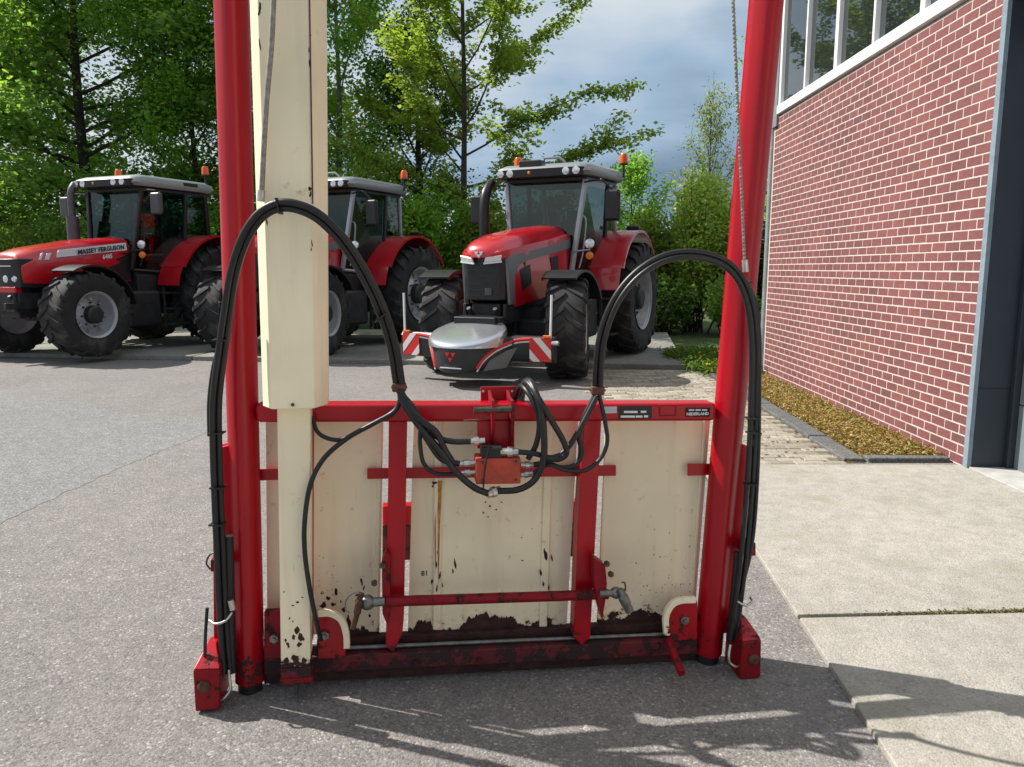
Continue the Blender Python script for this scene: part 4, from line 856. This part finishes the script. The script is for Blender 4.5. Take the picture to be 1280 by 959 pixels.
    def beacon(x, y, z, stalk):
        o_ = MB().lathe([(0, .045), (.02, .07), (.14, .066), (.175, .045), (.185, .001)], (x, y, z + stalk), (0, 0, 1), 18).build('beacon', 'beacon_orange', root)
        MB().tube([(x, y, z - .05), (x, y, z + stalk + .01)], .022, 8).build('beacon_stalk', 'cab_black', o_)
        MB().lathe([(0, .072), (.022, .072)], (x, y, z + stalk - .01), (0, 0, 1), 16).build('beacon_base', 'cab_black', o_)
    if new:
        beacon(.9, -.68, zr + .25, .02); beacon(-.05, .82, zr + .18, .16)
        MB().box((1.48, -.18, zr + .235), (.22, .36, .16)).build('antenna_box', 'cab_black', root, bevel=.02)
        MB().tube([(1.3, -.05, zr + .27), (1.3, -.05, zr + .36), (1.3, .2, zr + .36), (1.3, .3, zr + .28)], .02, 8).build('antenna_rail', 'roof_silver', root)
        MB().tube(spline([(1.85, -.62, 1.15), (1.86, -.82, 1.55), (1.86, -.84, 2.0), (1.84, -.84, 2.45), (1.74, -.84, 2.68), (1.58, -.84, 2.80)], 5), [.08] * 20 + [.072] * 6, 16).build('exhaust', 'cab_black', root)
        MB().lathe([(0, .05), (.1, .05), (.1, .001)], (1.35, .86, 1.06), (0, 0, 1), 14).build('filler_cap', 'cap_blue', root)
    else:
        beacon(.75, -.60, zr + .27, .03); beacon(-.12, .70, zr + .20, .20)
        MB().box((.35, .775, zr + .16), (.34, .02, .09)).build('roof_vent', 'cab_black', root)
        MB().tube(spline([(1.78, -.62, 1.5), (1.78, -.62, 2.0), (1.78, -.62, 2.35)], 3), .105, 16).build('exhaust', 'exhaust_grey', root)
        MB().tube(spline([(1.78, -.62, 2.3), (1.78, -.62, 2.62), (1.76, -.62, 2.80), (1.68, -.62, 2.92)], 4), .062, 14).build('exhaust_pipe', 'exhaust_grey', root)
    b = MB()
    for s_ in (1, -1):
        b.box((3.30, s_ * .30, .92), (.5, .05, .26)); b.box((3.62, s_ * .30, .84), (.3, .05, .10))
        b.tube([(3.3, s_ * .18, .62), (3.62, s_ * .20, 1.0)], .035, 10)
    b.build('front_linkage', 'chassis_dark', root, bevel=.01)
    if bumper:
        X = WB + 1.02
        def xf(y): y = abs(y); return X + .58 * max(0, 1 - (y / .57) ** 2) ** .8 - max(0, y - .6) * .12
        ys = np.linspace(-1.13, 1.13, 33); rg = []
        for y in ys:
            f = max(0, 1 - (abs(y) / .55) ** 2); zb, zt = .34 - .10 * f, .67 - .07 * f
            rg.append([Vector((xf(y) - .03, y, zb)), Vector((xf(y) + .02, y, zb + .06)), Vector((xf(y) + .02, y, zt - .04)), Vector((xf(y) - .02, y, zt)), Vector((X - .16 - .2 * f, y, zt)), Vector((X - .16 - .2 * f, y, zb))])
        bu = MB().loft(rg).build('weight_bumper', 'bumper_black', root, smooth=40)
        rg = []
        for sc, z, dx, tl in ((1.0, .56, 0, .0), (1.0, .695, 0, .12), (.97, .725, -.01, .12), (.86, .752, -.03, .11), (.55, .775, -.05, .07), (.15, .785, -.06, .02)):
            rg.append([Vector((X + .13 + dx + sc * .47 * math.cos(a), sc * .52 * math.sin(a), z - tl * math.cos(a))) for a in np.linspace(0, 2 * math.pi, 36, endpoint=False)])
        MB().loft(rg).build('silver_cap', 'cap_silver', bu, smooth=50)
        for s_ in (1, -1):
            cv = spline([(s_ * y, z) + (0,) for y, z in ((.30, .30), (.36, .42), (.47, .54), (.62, .62), (.80, .645), (.84, .645))], 5)
            for dz, dr, mt, nm in ((.0, .020, 'hazard_red', 'red_stripe'), (-.034, .011, 'stripe_white', 'white_stripe')):
                MB().tube([(xf(p.x) + .018, p.x, p.y + dz) for p in cv], dr, 8).build(nm, mt, bu)
            P = [(s_ * .36, .27), (s_ * .42, .40), (s_ * .54, .50), (s_ * .66, .54), (s_ * .58, .44), (s_ * .54, .28)]
            MB().prism([Vector((xf(y) + .028, y, z)) for y, z in P], [Vector((xf(y) + .005, y, z)) for y, z in P]).build('grey_flash', 'trim_grey', bu, smooth=0)
            hb = MB().prism([Vector((xf(y) + .034, y, z)) for y, z in ((s_ * .82, .36), (s_ * 1.10, .36), (s_ * 1.10, .66), (s_ * .82, .66))], [Vector((xf(y) + .0, y, z)) for y, z in ((s_ * .82, .36), (s_ * 1.10, .36), (s_ * 1.10, .66), (s_ * .82, .66))]).build('hazard_board', 'hazard_red', bu, smooth=0)
            for P in ([(.82, .40), (.82, .52), (.96, .36), (.87, .36)], [(.86, .66), (.96, .66), (1.10, .50), (1.10, .39), (1.10, .38)][:4]):
                MB().prism([Vector((xf(y) + .037, s_ * y, z)) for y, z in P], [Vector((xf(y) + .03, s_ * y, z)) for y, z in P]).build('hazard_stripe', 'hazard_white', hb, smooth=0)
            MB().tube([(xf(1.08), s_ * 1.08, .66), (xf(1.08) - .02, s_ * 1.09, 1.20)], .016, 8).build('marker_pole', 'stripe_white', bu)
            MB().box((xf(1.05) + .01, s_ * 1.04, .68), (.05, .10, .03)).build('marker_light', 'amber', bu, bevel=.006)
        MB().tube([(xf(1.08), 1.10, .60), (xf(1.08), 1.19, .60)], .03, 10).build('side_light', 'lamp_glass', bu)
        for dy, dz in ((-.04, .0), (.04, 0), (0, -.062)):
            P = [Vector((xf(dy) + .03, dy + a, .48 + dz + c_)) for a, c_ in ((-.032, .026), (.032, .026), (0, -.028))]
            MB().prism(P, [p - Vector((.02, 0, 0)) for p in P]).build('emblem', 'hazard_red', bu, smooth=0)
        MB().box((xf(0) + .02, 0, .315), (.02, .30, .012)).build('badge', 'stripe_white', bu)
        MB().box((3.45, -.30, 1.0), (.06, .06, .42)).build('coupling', 'cab_black', bu, bevel=.01)
        MB().box((3.70, .0, .80), (.3, .62, .2)).build('coupling', 'cab_black', bu, bevel=.02)
    return root
w1 = G(113, 446, SLABZ); w2 = G(398, 443.5, SLABZ); w3 = G(710, 472, 0)
tractor('older red tractor with black cab pillars, white name stripe and grey upright exhaust', w1, R(23), 'old', steer=R(-1), z0=SLABZ)
tractor('red tractor with silver cab pillars parked half hidden behind the tall cream channel', w2, R(25), 'new', steer=R(9), z0=SLABZ)
tractor('red tractor carrying a wide front weight bumper with red and white hazard boards', w3, R(25), 'new', True, steer=R(17), pitch=R(1.6), z0=SLABZ)
# ================================================================== VEGETATION
def leaf_mat(name, cols, tr=0.55):
    m = bpy.data.materials.new(name); m.use_nodes = True; t = m.node_tree; b = t.nodes['Principled BSDF']; b.inputs['Roughness'].default_value = 0.5
    b.inputs['Specular IOR Level'].default_value = 0.35
    ge = nd(t, 'ShaderNodeNewGeometry'); c = ramp(t, ge.outputs['Random Per Island'], [(i / (len(cols) - 1), x) for i, x in enumerate(cols)])
    t.links.new(c, b.inputs['Base Color']); ts = nd(t, 'ShaderNodeBsdfTranslucent')
    t.links.new(mix(t, 1.0, c, (1.7, 1.9, 0.8), 'MULTIPLY'), ts.inputs[0])
    mx = nd(t, 'ShaderNodeMixShader', i_0=tr); t.links.new(b.outputs[0], mx.inputs[1]); t.links.new(ts.outputs[0], mx.inputs[2])
    t.links.new(mx.outputs[0], t.nodes['Material Output'].inputs[0]); MAT[name] = m
leaf_mat('leaf_maple', [(0.109, 0.184, 0.061), (0.173, 0.283, 0.081), (0.266, 0.358, 0.101)])
leaf_mat('leaf_light', [(0.154, 0.217, 0.043), (0.217, 0.287, 0.058), (0.307, 0.348, 0.088)])
leaf_mat('leaf_bright', [(0.117, 0.235, 0.039), (0.196, 0.343, 0.058), (0.274, 0.410, 0.078)])
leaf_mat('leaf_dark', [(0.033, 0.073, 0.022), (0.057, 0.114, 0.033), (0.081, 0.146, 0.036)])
leaf_mat('leaf_yellow', [(0.176, 0.287, 0.061), (0.299, 0.373, 0.086), (0.440, 0.441, 0.121), (0.141, 0.265, 0.073)])
leaf_mat('leaf_pale', [(0.16, 0.20, 0.09), (0.22, 0.25, 0.12), (0.28, 0.30, 0.17)])
leaf_mat('leaf_dry', [(x * .82, y * .80, z * .95) for x, y, z in [(0.297, 0.162, 0.041), (0.432, 0.257, 0.061), (0.351, 0.297, 0.081), (0.230, 0.216, 0.054), (0.513, 0.351, 0.135)]], 0.15)
leaf_mat('leaf_litter_dark', [(0.04, 0.03, 0.02), (0.09, 0.06, 0.03), (0.14, 0.10, 0.05)], 0.1)
leaf_mat('joint_green', [(0.10, 0.10, 0.03), (0.16, 0.15, 0.05), (0.20, 0.17, 0.08)], 0.2)
leaf_mat('grass_blade', [(0.06, 0.12, 0.02), (0.10, 0.17, 0.03), (0.16, 0.2, 0.05)])
pm('bark', (0.055, 0.045, 0.036), 0.9, var=0.4, vscale=6, bump=0.5, bscale=25); pm('bark_pale', (0.16, 0.145, 0.12), 0.9, var=0.35, vscale=5, bump=0.4, bscale=25)
pm('flower_yellow', (0.75, 0.5, 0.02), 0.6)

def leaf_object(name, pos, size, mat, parent, flat=0.5, aspect=0.62, droop=0.0):
    """one four-cornered leaf per position, folded along its rib"""
    n = len(pos); pos = np.asarray(pos, float)
    d = rng.normal(size=(n, 3)); d[:, 2] = d[:, 2] * (1 - flat) - droop; d /= np.linalg.norm(d, axis=1)[:, None]
    nr = rng.normal(size=(n, 3)) * (1 - flat); nr[:, 2] += 1.0 * flat + 0.2; s = np.cross(d, nr); s /= np.linalg.norm(s, axis=1)[:, None] + 1e-9
    up = np.cross(s, d); l = size * rng.uniform(0.65, 1.25, n)[:, None]; w_ = l * aspect * 0.5
    V = np.empty((n, 4, 3)); V[:, 0] = pos - d * l * .5; V[:, 1] = pos + s * w_ + up * l * 0.10 - d * l * .05; V[:, 2] = pos + d * l * .5; V[:, 3] = pos - s * w_ + up * l * 0.10 - d * l * .05
    me = bpy.data.meshes.new(name); me.vertices.add(n * 4); me.vertices.foreach_set('co', V.ravel()); me.loops.add(n * 4); me.loops.foreach_set('vertex_index', np.arange(n * 4, dtype=np.int32))
    me.polygons.add(n); me.polygons.foreach_set('loop_start', np.arange(0, n * 4, 4, dtype=np.int32)); me.polygons.foreach_set('loop_total', np.full(n, 4, dtype=np.int32)); me.update(calc_edges=True); me.validate()
    me.materials.append(MAT[mat]); o = bpy.data.objects.new(name, me); C.objects.link(o); o.parent = parent; return o
def bez(a, d, l, n, rise, wob):
    P = [np.array(a, float)]; d = np.array(d, float); d /= np.linalg.norm(d)
    for i in range(n):
        d = d + np.array([0, 0, rise]) / n + rng.normal(size=3) * wob; d /= np.linalg.norm(d); P.append(P[-1] + d * l / n)
    return P
def tree(label, loc, h, tr, spread, nleaf, lsize, leafm, barkm='bark', h0=0.2, elev=(10, 55), nlimb=26, clump=0.22, flat=0.5, taper=1.0, group=None, droop=0.0, lean=(0, 0), rise=0.35, profile=None, name='tree', cat='tree', nsub=7):
    root = empty(name, loc, random.random() * 6); tag(root, label, cat, group)
    tp = bez((0, 0, -0.1), (lean[0], lean[1], 1), h, 12, 0, 0.02); b = MB()
    trr = [tr * (1 - 0.93 * (i / 12) ** taper) * (1.25 if i == 0 else 1) for i in range(13)]
    b.tube(tp, trr, 10); tips = []
    ga = rng.uniform(0, 6.28)
    for k in range(nlimb):
        f = h0 + (0.97 - h0) * (k + rng.uniform(0, .8)) / nlimb; i = min(11, int(f * 12)); p = tp[i] + (tp[i + 1] - tp[i]) * (f * 12 - i)
        ga += 2.4 + rng.uniform(-.5, .5); e = R(elev[0] + (elev[1] - elev[0]) * ((f - h0) / (1 - h0)) + rng.uniform(-9, 9))
        pr = profile(f) if profile else math.sin(math.pi * min(1, max(0.12, (1 - f) * 0.92 + 0.12))) ** 0.7
        ln = spread * pr * rng.uniform(.75, 1.15) + 0.25
        P = bez(p, (math.cos(ga) * math.cos(e), math.sin(ga) * math.cos(e), math.sin(e)), ln, 6, rise, .07); r0 = max(0.012, trr[i] * 0.42)
        b.tube(P, [r0 * (1 - .85 * j / 6) for j in range(7)], 5)
        for q in range(nsub):
            jf = rng.uniform(1.2, 6) if q else 5.99; j = int(min(jf, 5.99)); pp_ = P[j] + (P[j + 1] - P[j]) * (jf - j); dd = P[j + 1] - P[j]; dd = dd / np.linalg.norm(dd)
            sd_ = rng.normal(size=3); sd_[2] *= .45; dd2 = dd * .8 + sd_ * .75; T = bez(pp_, dd2, ln * rng.uniform(.16, .36) + .15, 4, rise * .4, .1)
            b.tube(T, [max(.004, r0 * .28), .006, .004, .003, .002][:5], 3); tips.append((T, ln))
        tips.append((P[3:], ln))
    b.build('trunk', barkm, root, smooth=60)
    segs = []
    for T, _ in tips:
        for a, c_ in zip(T[:-1], T[1:]): segs.append((a, c_))
    A = np.array([s[0] for s in segs]); B_ = np.array([s[1] for s in segs]); wts = np.linalg.norm(B_ - A, axis=1); idx = rng.choice(len(segs), nleaf, p=wts / wts.sum())
    f = rng.uniform(0, 1, nleaf)[:, None]; pos = A[idx] + (B_[idx] - A[idx]) * f + rng.normal(size=(nleaf, 3)) * np.array([clump, clump, clump * .6])
    leaf_object('crown', pos, lsize, leafm, root, flat, droop=droop); return root
def shrub(label, loc, w_, d_, h, nleaf, lsize, leafm, group=None, flat=0.25, name='shrub', cat='shrub', nb=26, shell=0.62):
    root = empty(name, loc, random.random() * 6); tag(root, label, cat, group); b = MB(); pos = []
    lob = [(rng.uniform(-.55, .55) * w_ / 2, rng.uniform(-.55, .55) * d_ / 2, h * rng.uniform(.35, .72), rng.uniform(.35, .55)) for _ in range(9)] + [(0, 0, h * .55, .6)]
    for k in range(nb):
        x, y, z, s_ = lob[k % len(lob)]; u = rng.normal(size=3); u /= np.linalg.norm(u); u[2] = abs(u[2]); e = np.array([x + u[0] * w_ * .30, y + u[1] * d_ * .30, min(h, z + u[2] * h * .42)])
        st = np.array([rng.uniform(-.12, .12) * w_, rng.uniform(-.12, .12) * d_, -.05]); mid = (st + e) / 2 + np.array([e[0] * .15, e[1] * .15, 0])
        P = spline([st, mid, e], 4); b.tube(P, [.022 * (1 - .8 * i / (len(P) - 1)) for i in range(len(P))], 4)
    b.build('stems', 'bark', root)
    per = nleaf // len(lob)
    for x, y, z, s_ in lob:
        u = rng.normal(size=(per, 3)); u /= np.linalg.norm(u, axis=1)[:, None]; rad = (shell + (1 - shell) * rng.uniform(0, 1, per) ** .6)[:, None] * (1 + 0.16 * rng.normal(size=(per, 1)))
        pos.append(np.array([x, y, z]) + u * rad * np.array([w_ * .5 * s_, d_ * .5 * s_, min(h * .5 * s_ * 1.3, z)]))
    pos = np.concatenate(pos); pos[:, 2] = np.clip(pos[:, 2], .03, None)
    leaf_object('foliage', pos, lsize, leafm, root, flat); return root
def at(px, Y): return ((px - 640) / FPX * (Y * math.cos(PITCH) + 0.22), Y, -0.03)
ov = lambda f: 0.55 + 0.45 * math.sin(math.pi * min(1, (f * 1.05))) if f < .5 else math.sin(math.pi * min(1, max(0.06, (1 - f) * 1.0))) ** .8
tree('large dark green maple with a thick trunk behind the older tractor', at(122, 25.0), 17.0, .21, 5.7, 110000, .19, 'leaf_maple', h0=.13, elev=(4, 60), nlimb=58, clump=.42, flat=.6, rise=.1, profile=ov, nsub=9)
tree('slender light green tree with a straight trunk and sparse tiered branches', at(575, 20.0), 12.5, .105, 3.5, 46000, .13, 'leaf_light', h0=.17, elev=(12, 60), nlimb=36, clump=.13, flat=.55, rise=.35, profile=ov, nsub=7)
tree('tall bright green tree showing beside the cream channel', at(425, 22.0), 13.0, .12, 2.2, 26000, .12, 'leaf_bright', 'bark_pale', h0=.12, elev=(40, 70), nlimb=34, clump=.22, flat=.3, profile=ov)
tree('ivy clad dark tree standing behind the slender light green tree', at(528, 23.0), 8.5, .17, 1.7, 16000, .12, 'leaf_dark', h0=.08, elev=(20, 60), nlimb=26, clump=.25, flat=.3, profile=ov)
tree('mid green tree at the left edge of the tree belt', at(-30, 28.5), 15.0, .18, 5.0, 50000, .18, 'leaf_maple', h0=.14, elev=(6, 60), nlimb=40, clump=.4, flat=.55, rise=.1, profile=ov)
tree('fresh green tree between the maple and the red mast post', at(262, 24.5), 11.0, .13, 3.1, 25000, .14, 'leaf_bright', h0=.15, elev=(15, 60), nlimb=28, clump=.28, flat=.5, profile=ov)
tree('leafy tree far behind the cream lift channel', at(352, 25.0), 11.5, .15, 3.2, 24000, .14, 'leaf_maple', h0=.15, elev=(15, 60), nlimb=28, clump=.3, flat=.5, profile=ov)
tree('pale twiggy willow rising above the yellow green bush', at(885, 25.0), 5.9, .09, 2.3, 5200, .09, 'leaf_pale', 'bark_pale', h0=.10, elev=(40, 75), nlimb=46, clump=.10, flat=.2, profile=lambda f: .9 - .4 * f, nsub=9)
tree('small green tree between the tractor cab and the bush', at(790, 22.5), 4.4, .06, 1.2, 6500, .11, 'leaf_bright', h0=.12, elev=(30, 70), nlimb=20, clump=.16, flat=.3, profile=ov)
tree('tall green tree far behind the red mast post beside the brick wall', at(990, 27.0), 12.5, .14, 2.6, 15000, .14, 'leaf_bright', h0=.15, elev=(30, 65), nlimb=26, clump=.25, flat=.4, profile=ov)
g = 'undergrowth shrubs behind the tractors'
SL = ['fresh green shrub beyond the nose of the older tractor', 'yellowish green shrub behind the bonnet of the older tractor', 'mid green shrub behind the exhaust of the older tractor', 'green shrub seen past the rear corner of the older tractor cab',
      'bright shrub between the older tractor and the red mast post', 'dark shrub behind the cream lift channel', 'tall bright shrub over the roof of the half hidden tractor', 'tallest yellow green shrub behind the beacon of the half hidden tractor',
      'bright green shrub at the foot of the slender light tree', 'yellow green shrub behind the exhaust of the tractor with the bumper', 'dark shrub seen through the cab of the tractor with the bumper', 'light green shrub behind the mirror of the tractor with the bumper']
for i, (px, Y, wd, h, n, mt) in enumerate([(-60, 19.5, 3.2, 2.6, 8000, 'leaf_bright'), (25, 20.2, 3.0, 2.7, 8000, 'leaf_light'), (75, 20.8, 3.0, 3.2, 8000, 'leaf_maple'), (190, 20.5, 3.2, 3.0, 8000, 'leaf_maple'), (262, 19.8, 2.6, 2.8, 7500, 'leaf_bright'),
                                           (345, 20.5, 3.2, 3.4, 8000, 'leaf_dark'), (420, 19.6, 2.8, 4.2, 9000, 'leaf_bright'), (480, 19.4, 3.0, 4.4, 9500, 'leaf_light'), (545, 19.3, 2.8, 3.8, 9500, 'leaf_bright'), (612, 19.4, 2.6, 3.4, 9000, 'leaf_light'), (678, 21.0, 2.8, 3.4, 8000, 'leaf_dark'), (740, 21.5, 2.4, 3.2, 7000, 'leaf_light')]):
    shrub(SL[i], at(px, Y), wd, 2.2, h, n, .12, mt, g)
shrub('tall yellow green bush beside the red mast post and brick wall', at(866, 18.9), 2.9, 2.3, 3.95, 22000, .105, 'leaf_yellow', shell=.5)
shrub('green bush between tractor rear wheel and the yellow green bush', at(800, 19.3), 2.0, 2.0, 3.2, 11000, .105, 'leaf_light')
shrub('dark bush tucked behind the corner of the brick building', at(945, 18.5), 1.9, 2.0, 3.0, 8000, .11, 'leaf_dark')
shrub('low dark shrub at the rear edge of the concrete plates', at(825, 18.1), 1.9, 1.2, 1.4, 6500, .10, 'leaf_maple')
shrub('low dark shrub between the plate corner and the brick building', at(915, 17.6), 2.2, 1.2, 1.35, 6500, .10, 'leaf_maple')
# far wood closing the view behind the trees
pos = []; 
for k in range(46):
    X, Y = rng.uniform(-48, 22), rng.uniform(38, 50); hh = rng.uniform(3.0, 5.0) if X < -4 else rng.uniform(2.2, 3.4); u = rng.normal(size=(1300, 3)); u /= np.linalg.norm(u, axis=1)[:, None]
    pos.append(np.array([X, Y, hh * .5]) + u * rng.uniform(.6, 1.05, (1300, 1)) * np.array([2.6, 2.0, hh * .5]))
pos = np.concatenate(pos); o = leaf_object('far_wood', pos, .34, 'leaf_maple', None, .3); tag(o, 'far off green wood seen through the tree trunks', 'wood', kind='stuff')
# leaf litter in the bed, moss and grass in the joints, weeds at the plate corner
n = 30000; y = rng.uniform(5.99, 10.85, n); x = 2.80 + (y - 5.99) * .04 + rng.uniform(0, 1, n) * (0.63 - (y - 5.99) * .018); z = .018 + rng.uniform(0, 1, n) ** 2 * .04
o = leaf_object('leaf_litter', np.stack([x, y, z], 1), .030, 'leaf_dry', None, .6); tag(o, 'dry ochre leaf litter filling the bed along the brick wall', 'leaf litter', kind='stuff')
n = 90; y = 6.0 + rng.uniform(0, 1, n) ** 1.3 * 4.8; x = 2.86 + (y - 5.99) * .04 + rng.uniform(0, 1, n) * .5
o = leaf_object('bed_plants', np.stack([x, y, .05 + rng.uniform(0, .05, n)], 1), .035, 'grass_blade', None, .3); tag(o, 'scattered small green plants among the dry leaves', 'plants', kind='stuff')
n = 1500; x = 1.45 + rng.beta(2.2, 1.6, n) * 1.5; y = 3.15 + (x - 1.2) * .0451 + rng.normal(size=n) * .014
o = leaf_object('joint_moss', np.stack([x, y, .010 + rng.uniform(0, .014, n)], 1), .014, 'joint_green', None, .3); tag(o, 'moss and grass in the concrete slab joint', 'moss', kind='stuff')
pos = []
for k in range(70):
    X, Y = 2.62 + rng.uniform(0, .9), 10.75 + rng.uniform(0, 2.4); pos.append(np.array([X, Y, .06]) + rng.normal(size=(60, 3)) * np.array([.10, .10, .05]) + np.array([0, 0, .04]))
o = leaf_object('verge_grass', np.concatenate(pos), .09, 'grass_blade', None, .1, .25); tag(o, 'tufts of grass and weeds at the corner of the concrete plates', 'grass', kind='stuff')
pos = np.stack([rng.uniform(1.3, 2.75, 420), rng.uniform(5.85, 10.8, 420), np.full(420, .016)], 1)
o = leaf_object('fallen_leaves', pos, .035, 'leaf_litter_dark', None, .95); tag(o, 'small dark fallen leaves and dirt scattered over the block paving', 'leaves', kind='stuff')
b = MB()
for k in range(26): b.ball((2.7 + rng.uniform(0, .7), 10.8 + rng.uniform(0, 1.6), .12 + rng.uniform(0, .08)), .016, 6)
tag(b.build('yellow_flowers', 'flower_yellow'), 'tiny yellow flowers in the grass by the plates', 'flowers', kind='stuff')
